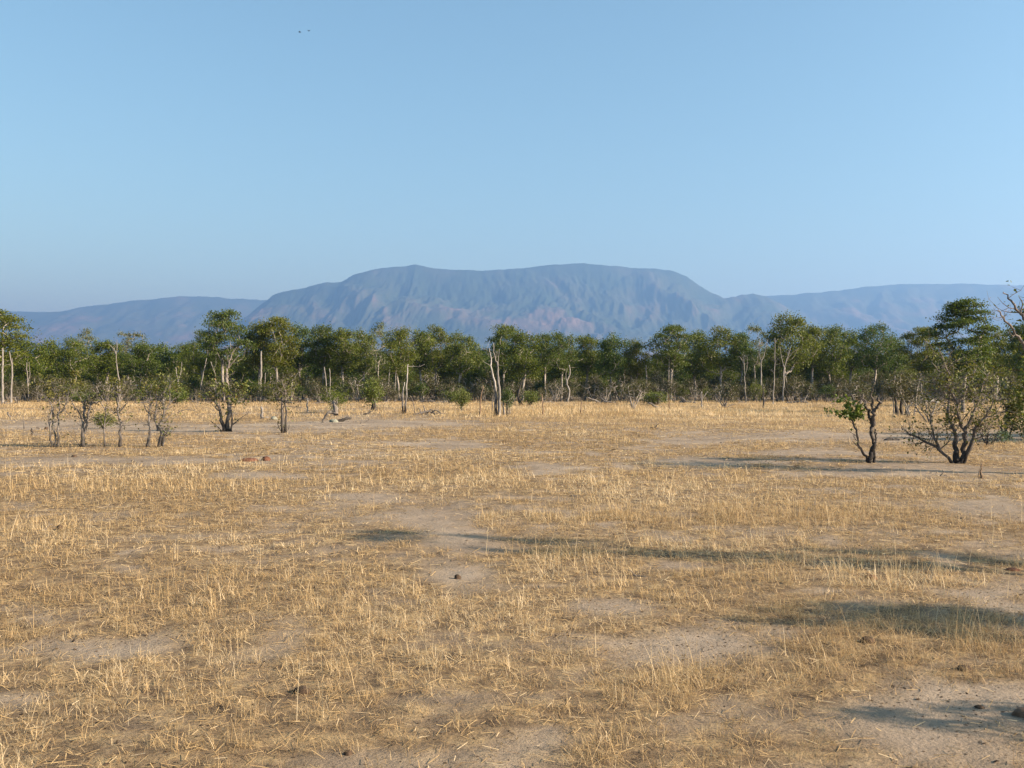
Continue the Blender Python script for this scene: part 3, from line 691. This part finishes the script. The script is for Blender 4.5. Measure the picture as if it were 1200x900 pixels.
woody('green_shrub', 'olive leafy shrub with thin stems behind the gnarled dark shrub, near the picture edge', 'shrub', (1180, 512), [
  ([(1180, 513), (1179, 495), (1181, 475), (1178, 455)], .06, .02), ([(1181, 512), (1188, 495), (1193, 478)], .04, .014), ([(1179, 510), (1170, 492), (1166, 474)], .04, .014), ([(1181, 490), (1186, 470), (1190, 455)], .03, .01), ([(1180, 480), (1172, 462), (1172, 450)], .03, .01)],
  'bark_near', 'leaf_shrub', [(1182, 482, 15, 20, 700), (1194, 488, 12, 18, 700), (1188, 460, 12, 14, 300)], 5, (.2, .6), 1.2, .1, 62, .4, d=D2)
woody('grey_green_shrub', 'low blue green feathery shrub beside the gnarled dark shrub', 'shrub', (1174, 519), [
  ([(1174, 520), (1173, 512), (1175, 504)], .015, .006), ([(1175, 520), (1181, 513), (1184, 508)], .012, .005), ([(1173, 520), (1168, 513), (1166, 508)], .012, .005)],
  'bark_left', 'leaf_grey', [(1174, 511, 9, 6, 420)], 5, (.1, .3), 1.5, .06, 63, .4, names=['stem'] * 3)
woody('dead_bush', 'grey leafless twiggy bush between the gnarled shrub and the blue green shrub', 'bush', (1158, 521), [
  ([(1158, 522), (1157, 512), (1160, 500)], .03, .01), ([(1158, 521), (1150, 511), (1147, 502)], .022, .008), ([(1159, 521), (1168, 510), (1171, 500)], .022, .008), ([(1158, 520), (1166, 516), (1172, 512)], .015, .006), ([(1157, 520), (1154, 508), (1155, 497)], .018, .006)],
  'bark_dark', 'leaf_scrub', [(1160, 508, 9, 7, 60)], 12, (.15, .4), .3, .07, 64, .4, names=['stem'] * 5)

# small leafy bushes in the clearing
def bush(px, py, top, hw, i, label, name='green_bush', kind='bright', group=None):
    d = depth(py); H = (py - top) / F * d
    place(S[kind][i], name, SP, px, d, H, 2 * hw / F * d * 1.05, label, 'bush', group)
bush(437, 482, 445, 13, 0, 'bright green rounded bush standing alone beside the fallen branches')
bush(120, 503, 484, 11, 1, 'small bright green bush low behind the slender grey shrub')
bush(621, 475, 458, 10, 1, 'bright green bush crouching beside the charred leaning trunk')
bush(98, 473, 460, 11, 1, 'light green low bush at the wood edge behind the forked grey shrub')
bush(541, 482, 458, 8, 0, 'small leafy sapling on a short stem next to the reddish post', 'sapling')
bush(528, 473, 458, 9, 1, 'green bush behind the small leafy sapling')
bush(768, 475, 459, 16, 1, 'spreading green bush under the big dark spreading crown')
bush(596, 487, 452, 11, 4, 'grey green scrub growing against the forked white dead tree', 'scrub_bush', 'scrub')
bush(205, 474, 455, 12, 1, 'green bush at the wood edge behind the bleached sprigs')
bush(392, 484, 452, 22, 2, 'olive scrub bush rising behind the arched log', 'scrub_bush', 'scrub')
bush(1066, 489, 436, 26, 0, 'tall thin scrub growing over the charred stumps', 'scrub_bush', 'scrub')
bush(1006, 478, 440, 22, 1, 'brownish scrub at the wood edge behind the tufted slim tree', 'scrub_bush', 'scrub')
bush(848, 478, 440, 18, 1, 'brown twiggy scrub standing just clear of the wood edge', 'scrub_bush', 'scrub')
bush(742, 480, 446, 14, 3, 'grey twiggy scrub next to the spreading green bush', 'scrub_bush', 'scrub')
bush(1088, 496, 462, 20, 3, 'leafless scrub in front of the pale fallen log', 'scrub_bush', 'scrub')

# ------------------------------------------------------------------ dead trees, trunks and posts
def dead(label, base, limbs, bark='dead', seed=1, twigs=0, name='dead_tree', cat='dead tree', group=None, d=None):
    limbs = [(p, a * .52, b * .52) for p, a, b in limbs]
    if d and d > 116: d += 1.5
    return woody(name, label, cat, base, limbs, bark, None, (), twigs + .45 * (limbs[0][0][0][1] - limbs[0][0][-1][1] > 28), (.2, .9), 0, .1, seed, .15, group, d, twig_from=.5)
dead('forked white dead tree with a black burnt side, tallest on the open grass', (585, 488), [
  ([(585, 489), (585.5, 465), (584.5, 449), (583, 427), (580, 420), (578, 402)], .19, .045), ([(583.5, 446), (583.5, 428), (585, 409)], .08, .03)], 'dead', 71, .5)
dead('black burnt half trunk with a bleached spike, leaning on the forked white tree', (582, 488), [
  ([(581.5, 489), (581, 460), (579, 445), (576, 433), (575, 416), (573, 408)], .17, .04), ([(581, 488), (577, 487.5), (573, 488)], .07, .03)], 'dead_burnt', 72, .4)
dead('short pale broken stem at the foot of the forked white tree', (591, 487), [([(591, 488), (590, 476), (588, 464)], .12, .06)], 'dead', 73)
dead('split two toned dead stem, pale on one side and burnt on the other', (474, 485), [
  ([(474.5, 486), (476, 465), (477, 440), (478, 427)], .12, .07), ([(472, 486), (472, 462), (474, 448)], .17, .05)], 'dead_burnt', 74)
dead('thin crooked dark post by the split two toned stem', (486, 485), [([(486, 486), (485.5, 477), (483, 467)], .055, .035), ([(485.5, 477), (484, 474), (485, 470)], .03, .015)], 'log', 75)
dead('reddish brown post near the forked white dead tree', (562, 486), [([(562, 487), (563, 475), (564, 463), (566, 452)], .11, .05)], 'stump', 76)
dead('thin grey post behind the forked white dead tree', (577, 481), [([(577, 482), (577, 472), (577, 464)], .08, .06)], 'log', 77)
dead('charred leaning trunk beside the crouching bright bush', (611, 475), [([(612, 476), (607, 466), (609, 455), (612, 445)], .28, .09), ([(607, 466), (612, 462), (615, 452)], .14, .06)], 'charcoal', 78)
dead('thin standing pole alone on the grass', (636, 486), [([(636.5, 486), (636, 474), (635, 462)], .085, .05)], 'stump', 79)
dead('short broken stump with a dead side branch', (682, 486), [([(681, 486), (681, 479), (681.5, 471)], .10, .05), ([(682, 482), (685, 481), (688, 485)], .04, .02)], 'stump', 80)
dead('white cut post in the grass behind the two stemmed shrub', (360, 484), [([(360, 485), (360, 477), (360, 467)], .13, .11)], 'dead', 81)
dead('tall white trunk leaning slightly, first at the western wood edge', (3, 472), [([(3, 473), (3, 450), (3, 430), (3, 408)], .26, .16)], 'dead', 82, d=112)
dead('white trunk with a broken top beside the first white trunk', (13, 471), [([(13, 472), (13.5, 450), (14, 432), (11, 412)], .22, .12), ([(14, 440), (14.5, 430), (14.5, 420)], .1, .05)], 'dead', 83, d=114)
dead('thin white trunk beyond the two white edge trunks', (34, 469), [([(34, 470), (33, 455), (32, 440), (31, 425)], .13, .08), ([(33, 447), (35, 438), (34, 424)], .08, .04)], 'dead', 84, d=122)
DG = 'pale dead trunks along the wood edge'
dead('bleached leaning trunk forking above the low western wood', (140, 452), [([(140, 472), (140, 450), (137, 430), (135, 412), (128, 404)], .20, .05), ([(136, 420), (137, 408), (137, 398)], .09, .04)], 'dead', 85, .3, d=120)
dead('thin pale trunk above the blackened crooked shrub', (209, 470), [([(209, 470), (209, 452), (207, 438), (206, 430)], .17, .08), ([(208.5, 448), (212, 436), (213, 424)], .10, .05)], 'dead', 86, .3, d=121)
dead('slanting white limb under the tallest layered crown', (236, 470), [([(233, 470), (236, 448), (240, 430), (242, 420)], .15, .08)], 'dead', 87, d=122)
dead('white broken limb hanging crooked beneath the tallest layered crown', (254, 470), [([(254, 470), (253, 445), (251, 435), (247, 424)], .10, .09)], 'dead', 88, d=122)
dead('thick pale straight trunk between the layered crown and the reddish topped tree', (305, 468), [([(305, 470), (305, 455), (306, 435), (306, 412)], .30, .2), ([(310, 470), (310, 455), (311, 437)], .13, .08)], 'dead', 89, .2, d=120)
dead('slanting grey trunk above the two stemmed burnt shrub', (342, 468), [([(341, 470), (342, 455), (343, 440)], .12, .08), ([(342, 450), (347, 440), (354, 432)], .08, .04)], 'dead', 90, d=121)
dead('pair of pale stems rising behind the arched log', (384, 468), [([(383, 470), (382, 450), (380, 430)], .17, .1), ([(386, 470), (387, 450), (386, 432)], .16, .09)], 'dead', 91, d=122)
dead('slim slanting white trunk beside the split two toned stem', (454, 468), [([(453, 470), (455, 450), (457, 430)], .16, .1), ([(463, 470), (463, 450), (464, 430)], .13, .08)], 'dead', 92, d=121)
dead('pale crooked trunk with a knot behind the thin standing pole', (667, 470), [([(665, 471), (667, 458), (664, 448), (668, 438), (667, 428)], .22, .14), ([(664, 448), (663, 440), (665, 432)], .1, .05)], 'dead', 93, d=120)
dead('short white snag in the middle of the eastern undergrowth', (758, 465), [([(758, 470), (758, 448), (757, 428)], .17, .12)], 'dead', 94, d=122)
dead('slender pale pair of stems under the big dark spreading crown', (783, 470), [([(781, 470), (783, 450), (784, 430), (785, 415)], .16, .09), ([(783, 455), (788, 440), (789, 425)], .1, .05)], 'dead', 95, .2, d=121)
dead('white snapped post in front of the undergrowth with a bent side piece', (822, 477), [([(822, 477), (822, 469), (822, 459)], .14, .1), ([(823, 467), (827, 462), (829, 458)], .08, .05)], 'dead', 96, d=92)
dead('thin crooked bare trunk with a hooked top', (873, 468), [([(874, 470), (873, 450), (872, 430), (872, 416)], .14, .07), ([(872, 428), (868, 419), (864, 418)], .07, .03), ([(873, 440), (876, 428), (875, 416)], .07, .03)], 'dead', 97, .4, d=119)
dead('bare trunk forking high into two white prongs', (893, 468), [([(891, 470), (892, 445), (892, 428), (890, 414), (890, 400)], .2, .07), ([(892, 425), (896, 413), (900, 397)], .12, .05)], 'dead', 98, .4, d=119)
dead('straight tall white trunk next to the two pronged bare trunk', (906, 474), [([(906, 475), (907, 450), (908, 425), (908, 396)], .13, .06), ([(908, 402), (910, 399), (912, 397)], .05, .03), ([(907, 428), (911, 427), (914, 426)], .05, .02)], 'dead', 99, .3, d=105)
dead('bare white branching trunk against the tallest rounded crown', (918, 466), [([(917, 470), (918, 450), (919, 432), (923, 418), (926, 408)], .2, .06), ([(919, 432), (916, 420), (914, 405)], .1, .04), ([(921, 424), (928, 414), (936, 408)], .07, .03)], 'dead', 100, .5, d=119)
dead('dark charred post in front of the two pronged bare trunk', (895, 479), [([(895, 480), (895, 465), (894, 450)], .14, .07)], 'charcoal', 101, d=86)
dead('thin brown post by the twiggy scrub at the clear wood edge', (785, 480), [([(784, 480), (784, 470), (783, 462)], .08, .05)], 'stump', 102, d=83)
dead('charred hollow stump cluster with pale edges under thin scrub', (1054, 488), [([(1051, 489), (1050, 475), (1048, 462)], .28, .12), ([(1057, 489), (1056, 476), (1057, 464)], .24, .12), ([(1061, 489), (1062, 470), (1063, 450)], .12, .06)], 'charcoal', 103, d=65)
dead('pale outer shell of the charred stump cluster', (1048, 487), [([(1047.5, 488), (1047, 474), (1047, 461)], .07, .05)], 'dead', 104, d=64.5)
dead('pale grey stem on the far side of the charred stump cluster', (1064, 489), [([(1064, 489), (1063.5, 476), (1063.5, 464)], .09, .06)], 'dead', 105, d=64)
dead('jagged brown stump alone in the open grass below the gnarled shrub', (1149, 560), [([(1150, 562), (1149.5, 553), (1150, 546), (1150.5, 541)], .055, .012), ([(1147.5, 562), (1147, 555), (1147.5, 549)], .03, .01)], 'stump', 106, name='tree_stump', cat='stump')
dead('dark stump standing in the grass before the forked grey shrub', (38, 511), [([(37.5, 511.5), (37.5, 506), (37, 502)], .07, .06)], 'charcoal', 107, name='tree_stump', cat='stump')
dead('thin grey post west of the forked grey shrub', (28, 503), [([(28, 504), (28, 497), (27.5, 489)], .055, .035)], 'log', 108)
dead('short grey leaning stump in the western grass', (11, 489), [([(12, 490), (10, 486), (8.5, 483)], .13, .07)], 'log', 109, name='tree_stump', cat='stump')
dead('thin dark stake beside the forked grey shrub', (56, 489), [([(56, 490), (56, 485), (56, 480)], .04, .025)], 'log', 110)

# fallen wood
def fallen(label, base, limbs, bark='log', seed=1, twigs=0, name='fallen_log', cat='log', group=None):
    limbs = [(p, a * .85, b * .85) for p, a, b in limbs]
    return woody(name, label, cat, base, limbs, bark, None, (), twigs, (.15, .5), 0, .1, seed, .25, group, names=['log'] + ['branch'] * (len(limbs) - 1), twig_from=.1)
fallen('fallen log propped up in an arch with a standing snag at its end', (386, 496), [([(369, 496), (377, 497), (382, 488), (386, 483), (395, 484)], .075, .09), ([(394, 486), (393, 477), (391, 470)], .17, .11), ([(391, 476), (395, 472), (394, 469)], .06, .03)], 'log', 121, 1)
fallen('dark charred log lying beside the arched log', (402, 494), [([(394, 495.5), (402, 492), (411, 490)], .12, .09)], 'charcoal', 122)
fallen('bent dead stick on the ground east of the charred log', (427, 494), [([(421, 494.5), (426, 495), (431, 493), (433, 491)], .06, .03)], 'log', 123)
fallen('short curved dead stick just beyond the charred log', (415, 495), [([(412, 494), (415, 494.5), (418, 496)], .06, .03)], 'log', 124)
fallen('heap of fallen dead branches with a curled limb', (500, 486), [([(485, 487), (494, 484), (504, 482.5), (513, 486)], .11, .07), ([(494, 484), (492, 480), (490, 478)], .06, .03), ([(500, 483), (497, 478), (496, 475)], .06, .03), ([(504, 483), (510, 481), (520, 486)], .07, .03), ([(498, 483), (505, 480), (508, 482)], .05, .03), ([(506, 486), (514, 484), (522, 485)], .05, .03)], 'log', 125, 2.5, name='fallen_branch', cat='branch')
fallen('bleached fallen log with a standing pale stub', (312, 491), [([(305, 493), (309, 490.5), (314, 489)], .12, .09), ([(307.5, 490), (307, 483), (306, 477)], .11, .08)], 'dead', 126)
fallen('dead branch lying in the grass before the bright green bush', (430, 486), [([(425, 487), (431, 484), (437, 482)], .06, .03), ([(431, 484), (434, 480), (433, 478)], .03, .015)], 'log', 127, 1.5, name='fallen_branch', cat='branch')
fallen('black log lying on the pale track behind the slim gnarled tree', (1048, 516), [([(1038, 515.5), (1044, 515), (1052, 516.5), (1058, 518)], .10, .05)], 'charcoal', 128, 1)
fallen('pale bleached log lying at the wood edge beside the charred stumps', (1091, 473), [([(1081, 473), (1086, 470.5), (1094, 470), (1101, 473)], .22, .17)], 'pale_log', 129)
fallen('crooked dark twig sticking out of the soil below the gnarled shrub', (1104, 557), [([(1100, 558), (1103, 556), (1106, 553), (1104, 551)], .018, .008), ([(1103, 556), (1107, 557), (1110, 558)], .012, .006)], 'log', 130, 3, name='fallen_branch', cat='branch')
fallen('grey leaning dead limb at the wood edge beside the spreading green bush', (766, 478), [([(773, 480), (766, 475), (760, 472)], .15, .08)], 'log', 131)
fallen('dark leaning log before the undergrowth near the pale crooked trunk', (697, 473), [([(704, 474), (697, 469), (688, 466)], .17, .1)], 'log', 132)
fallen('dark root plate lying under the white western trunks', (10, 474), [([(-4, 475), (4, 473), (12, 474), (22, 474)], .22, .1), ([(5, 474), (7, 471), (9, 470)], .12, .05)], 'log', 133, .6)
fallen('tangle of grey dead branches at the clear wood edge', (855, 478), [([(846, 480), (852, 477), (860, 474)], .09, .04), ([(852, 477), (857, 478), (862, 479)], .06, .03), ([(850, 478), (848, 473), (845, 470)], .05, .03)], 'log', 134, 1.5, name='fallen_branch', cat='branch')
fallen('long grey branch lying across the grass by the blackened crooked shrub', (215, 484), [([(199, 481), (208, 483), (220, 480), (232, 483)], .05, .02)], 'log', 135, 1, name='fallen_branch', cat='branch')
rng = random.Random(9)
proto = fallen('weathered fallen log lying along the foot of the wood', (520, 472), [([(512, 473), (518, 471), (524, 471), (530, 473)], .16, .09), ([(520, 471), (524, 468), (527, 467)], .08, .03)], 'log', 140, .5, group='logs along the foot of the wood')
for k in range(22):
    o = proto.copy(); COL.objects.link(o); px = 20 + k * 53 + rng.uniform(-18, 18); o.location = foot(px, rng.uniform(108, 119)); o.rotation_euler = (0, 0, rng.uniform(-.9, .9) + rng.choice([0, math.pi])); s = rng.uniform(.8, 1.7); o.scale = (s, s, s * .9)
    for c in list(proto.children):
        e = c.copy(); COL.objects.link(e); e.parent = o

proto = fallen('small dead stick lying loose on the open grass', (250, 500), [([(244, 501), (249, 500), (255, 500.5)], .035, .012), ([(249, 500), (252, 498), (254, 497)], .015, .006)], 'log', 150, 2, name='dead_stick', cat='stick', group='loose sticks on the open grass')
for k in range(26):
    o = proto.copy(); COL.objects.link(o); dd = 9 + 75 * rng.random() ** 1.1; o.location = foot(rng.uniform(10, 1190), dd); s = rng.uniform(.35, .8) if dd < 30 else rng.uniform(.8, 2.2); o.scale = (s, s, s); o.rotation_euler = (0, 0, rng.uniform(0, 6.28))
    for c in list(proto.children):
        e = c.copy(); COL.objects.link(e); e.parent = o

# ------------------------------------------------------------------ lumps: dung, termite earth, clods
def lump(name, label, cat, px, py, wpx, hpx, matn, seed, group=None, d=None):
    rng = np.random.default_rng(seed); d = d or depth(py); w = wpx / F * d * .5; h = hpx / F * d
    nu, nv = 14, 7; vs = []
    for j in range(nv + 1):
        t = j / nv; rr = math.cos(t * math.pi / 2) ** .8; z = math.sin(t * math.pi / 2)
        for i in range(nu):
            a = i * 2 * math.pi / nu; k = 1 + .5 * (float(vnoise(np.array(math.cos(a) * 1.6 + 5 + seed), np.array(math.sin(a) * 1.6 + t * 2), seed)) - .5) + rng.uniform(-.08, .08)
            vs.append((math.cos(a) * w * rr * k, math.sin(a) * w * .8 * rr * k, z * h * (1 + .3 * (k - 1)) - .02 * w))
    q = [(j * nu + i, j * nu + (i + 1) % nu, (j + 1) * nu + (i + 1) % nu, (j + 1) * nu + i) for j in range(nv) for i in range(nu)]
    mb = MB(); mb.add(vs, q); o = mb.build(name, M[matn]); o.location = foot(px, d); o.rotation_euler = (0, 0, rng.uniform(-.4, .4))
    return tag(o, label, cat, group)
lump('termite_earth', 'round reddish brown earth lump, taller of the pair on the western grass', 'earth mound', 311.5, 541, 10, 5, 'termite', 3)
lump('termite_earth', 'flat reddish earth patch beside the round reddish lump', 'earth mound', 292, 541, 22, 4, 'termite', 4)
lump('earth_clod', 'brown earth clod cut by the picture edge on the bare foreground soil', 'clod', 1201, 840, 26, 10, 'rock', 5)
lump('earth_clod', 'dark clod lying just before the clod at the picture edge', 'clod', 1148, 830, 12, 3, 'dung', 6)
lump('dung_heap', 'dry brown dung heap in the middle of the near western grass', 'dung', 354, 812, 22, 8, 'dung', 7)
lump('dung_heap', 'small rusty dung lump on the bare track', 'dung', 536, 676, 8, 5, 'dung', 8)
lump('dung_heap', 'rusty dung lump at the end of the long tree shadow', 'dung', 1186, 664, 18, 3, 'termite', 9)
lump('dung_heap', 'dark dung lump beside the tall foreground grass', 'dung', 1130, 784, 20, 5, 'dung', 10)
lump('dung_heap', 'dark dung lump in the thick grass by the western edge', 'dung', 70, 622, 9, 6, 'dung', 11)
lump('dung_heap', 'tiny dark dung pellet near the bottom of the bare soil', 'dung', 408, 884, 10, 5, 'dung', 12)
lump('dung_heap', 'dark dung lump in front of the row of burnt shrubs', 'dung', 87, 535, 6, 2.5, 'dung', 13)
lump('dung_heap', 'flat dark dung lump between the sapling grass tufts east of the track', 'dung', 1020, 676, 14, 5, 'termite', 14)
lump('dung_heap', 'dark dung lump in the shaded tall grass', 'dung', 1016, 752, 18, 7, 'dung', 15)
lump('ash_mound', 'grey green lichened wood mound under the arched log', 'wood mound', 391, 495, 11, 4, 'ash', 16, d=54.5)
lump('ash_mound', 'grey mound behind the bleached fallen log', 'wood mound', 321, 492, 9, 4, 'ash', 17)
lump('rock', 'small dark stone in the pale western grass', 'stone', 54, 504, 5, 3, 'dung', 18)

# ------------------------------------------------------------------ trees outside the frame whose shadows fall into it
for (x, y, H, W, k, i, lab) in ((11.4, 8.8, 7.2, 1.3, 'thin', 1, 'slender tree whose shadow crosses the middle of the grass'), (15.6, 8.2, 6.0, 1.3, 'thin', 0, 'open crowned tree behind the slender tree'), (10.4, 6.4, 4.0, 1.3, 'tall', 1, 'small tree shading the tall foreground grass'), (7.2, 4.4, 2.6, 1.0, 'thin', 1, 'thin sapling tree shading the bare foreground soil'), (10.8, 5.7, 4.4, 1.3, 'thin', 0, 'open small tree near the picture edge shading the tall foreground grass'),
                               (33, 36, 8.5, 4.5, 'round', 0, 'tree shading the pale far track'), (27, 33.5, 6, 4, 'low', 0, 'low tree shading the far track')):
    tm, cm, h0, w0 = P[k][i]
    o = empty('savanna_tree', (x, y, float(gz(x, y))), lab, 'tree', None, 1.3 * x); o.scale = (W / w0, W / w0, H / h0); link('trunk', tm, o); link('crown', cm, o)

# ------------------------------------------------------------------ birds
def bird(px, py, d, rz, label):
    mb = MB(); c = W3(px, py, d)
    body = [(-.24, 0, 0), (-.14, 0, .01), (0, 0, .02), (.12, 0, .02), (.2, 0, .03), (.26, 0, .02)]
    tube(mb, body, [.02, .05, .085, .07, .045, .012], 8)
    for s in (-1, 1):
        v = []; 
        for t in (0, .35, .7, 1.0):
            ch = .2 * (1 - .7 * t); y = s * t * .62; z = .03 + .16 * math.sin(t * 1.7); x = -.06 * t
            v += [(x + ch * .5, y, z), (x, y, z + .02), (x - ch * .5, y, z)]
        q = [(r * 3 + k, r * 3 + k + 1, r * 3 + 4 + k, r * 3 + 3 + k) for r in range(3) for k in range(2)]
        mb.add(v, q)
    mb.add([(-.2, -.03, .0), (-.2, .03, .0), (-.38, .08, .0), (-.38, -.08, .0)], [(0, 1, 2, 3)])
    o = mb.build('bird', M['bird']); o.location = c; o.rotation_euler = (.25, 0, rz); tag(o, label, 'bird')
bird(351, 37.5, 190, .4, 'small dark bird flying in the clear sky, lower of the pair')
bird(361.5, 36, 215, .9, 'small dark bird flying in the clear sky, higher and fainter of the pair')

# ------------------------------------------------------------------ mountains
def mountain(name, prof, D, fore, seed, nx=620, nv=130, back=2500.):
    px = np.array([p[0] for p in prof], float); py = np.array([p[1] for p in prof], float)
    u = np.linspace(px[0], px[-1], nx)
    h = (HZ - np.interp(u, px, py)) ; k = np.array([.25, .5, .25]); h = np.convolve(np.pad(h, 1, 'edge'), k, 'valid')
    h += 2.6 * (fbm(u * .07, u * 0 + seed, seed, 4, .6) - .5)
    h = np.maximum(h, 0) / F * D + CH
    v = np.concatenate([np.linspace(0, 1, nv), np.linspace(1.04, 1.8, 14)])
    U, Vv = np.meshgrid(u, v); Hh = np.broadcast_to(h, U.shape)
    xs = (U - 600) / F * D
    Y = np.where(Vv <= 1, D - fore * (1 - Vv), D + (Vv - 1) * back)
    wx = xs / 1000 + 1.1 * (fbm(xs / 1500, Y / 1500, seed + 9, 2) - .5); wy = Y / 1000
    rid = 1 - np.abs(2 * fbm(wx * .60 + wy * .22, wy * .34, seed, 4, .5) - 1) * 2.0            # spurs running down slope
    rid2 = 1 - np.abs(2 * fbm(wx * 2.2 - wy * .6, wy * 1.1, seed + 5, 6, .62) - 1) * 2.0
    bell = np.clip(np.sin(np.clip(Vv, 0, 1) * math.pi), 0, 1) ** .8 * (Vv < 1)
    shape = np.where(Vv <= 1, .16 * Vv + .84 * np.clip(Vv, 0, 1) ** 2.0, np.maximum(0, 1 - (Vv - 1) / .75))
    carve = 1 + bell * (.29 * (rid - .55) + .16 * (rid2 - .55))
    Z = Hh * shape * np.maximum(carve, .25) + bell * 0
    lim = Hh / D * Y * .97                                                        # foothills stay below the crest
    Z = np.where(Vv < .97, np.minimum(Z, lim * np.clip(.25 + Vv, 0, 1)), Z) - 15 * (Vv <= 0)
    n2, n1 = U.shape; i = np.arange(n1 * n2).reshape(n2, n1)
    q = np.stack([i[:-1, :-1], i[:-1, 1:], i[1:, 1:], i[1:, :-1]], -1).reshape(-1, 4)
    mb = MB(); mb.add(np.stack([xs, Y, Z], -1).reshape(-1, 3), q, np.clip(.25 + bell * (.7 * rid + .35 * rid2 - .2), 0, 1).ravel())
    return tag(mb.build(name, M['mountain']), kind='structure')
mountain('mountain', [(262, 400), (290, 370), (305, 357), (320, 345), (340, 340), (360, 336), (380, 331), (400, 330), (415, 322), (435, 316), (460, 313), (487, 310), (510, 314), (540, 316), (570, 317), (600, 315), (625, 313), (650, 310), (685, 308.5), (710, 311), (740, 314), (765, 314), (790, 318), (805, 324), (820, 335), (835, 344), (850, 350), (865, 347), (882, 344), (897, 347), (912, 354), (935, 366), (960, 380), (1000, 400)], 12000, 4200, 3)
mountain('hills', [(-330, 372), (-200, 366), (-60, 364), (20, 364.5), (45, 366), (75, 364), (95, 360), (125, 357), (150, 352.5), (180, 350.5), (205, 347), (240, 347), (270, 350), (300, 351), (340, 352), (400, 362), (450, 380)], 15500, 4500, 8, 320)
mountain('hills', [(780, 380), (840, 353), (900, 347), (940, 344.5), (985, 340), (1020, 336), (1060, 333), (1100, 332.5), (1150, 333), (1200, 334.5), (1260, 338), (1340, 342), (1450, 352), (1560, 362)], 14000, 4500, 14, 320)

# ------------------------------------------------------------------ haze
def haze():
    m, nt, out, L = mat('valley_haze')
    v = N(nt, 'ShaderNodeVolumePrincipled'); v.inputs['Color'].default_value = (.25, .51, 1, 1); v.inputs['Density'].default_value = HAZE; v.inputs['Anisotropy'].default_value = .36; v.inputs['Absorption Color'].default_value = (.17, .05, .04, 1)
    L(v.outputs[0], out.inputs['Volume'])
    s = 25800; v8 = [(x, y, z) for z in (-2, 1560) for x, y in ((-s, -s), (s, -s), (s, s), (-s, s))]
    mb = MB(); mb.add(v8, [(0, 3, 2, 1), (4, 5, 6, 7), (0, 1, 5, 4), (1, 2, 6, 5), (2, 3, 7, 6), (3, 0, 4, 7)])
    o = mb.build('haze', m, smooth=False); tag(o, 'thin blue haze filling the air over the plain and before the mountains', 'haze', kind='stuff')
HAZE = 1.02e-4
haze()

# ------------------------------------------------------------------ light, sky, camera
w = bpy.data.worlds.new('World'); sc.world = w; w.use_nodes = True; nt = w.node_tree
sk = nt.nodes.new('ShaderNodeTexSky'); sk.sky_type = 'NISHITA'; sk.sun_disc = False; sk.sun_elevation = R(SUN_EL); sk.sun_rotation = R(SUN_AZ)
sk.air_density = 1.0; sk.dust_density = 2.5; sk.ozone_density = .5; sk.altitude = 400
tn = nt.nodes.new('ShaderNodeMix'); tn.data_type = 'RGBA'; tn.blend_type = 'MULTIPLY'; tn.inputs[0].default_value = 1.0; tn.inputs[7].default_value = (.82, 1.045, .995, 1)
nt.links.new(sk.outputs[0], tn.inputs[6]); nt.links.new(tn.outputs[2], nt.nodes['Background'].inputs[0]); nt.nodes['Background'].inputs[1].default_value = .070
l = bpy.data.lights.new('sun', 'SUN'); l.energy = 5; l.angle = R(.5); l.color = (1, .87, .70)
lo = bpy.data.objects.new('sun', l); COL.objects.link(lo); lo.rotation_euler = (R(90 - SUN_EL), 0, R(180 - SUN_AZ))
c = bpy.data.cameras.new('camera'); co = bpy.data.objects.new('camera', c); COL.objects.link(co)
c.sensor_width = 36; c.lens = 36 * F / 1200; c.clip_start = .1; c.clip_end = 100000
co.location = (0, 0, CH); co.rotation_euler = (R(90) + math.atan((HZ - 450) / F), 0, 0)
sc.camera = co
sc.view_settings.view_transform = 'Standard'; sc.view_settings.look = 'None'; sc.view_settings.exposure = 1.6; sc.view_settings.gamma = 1
sc.cycles.use_denoising = True
sc.cycles.max_bounces = 6; sc.cycles.diffuse_bounces = 3; sc.cycles.transmission_bounces = 4; sc.cycles.volume_bounces = 0
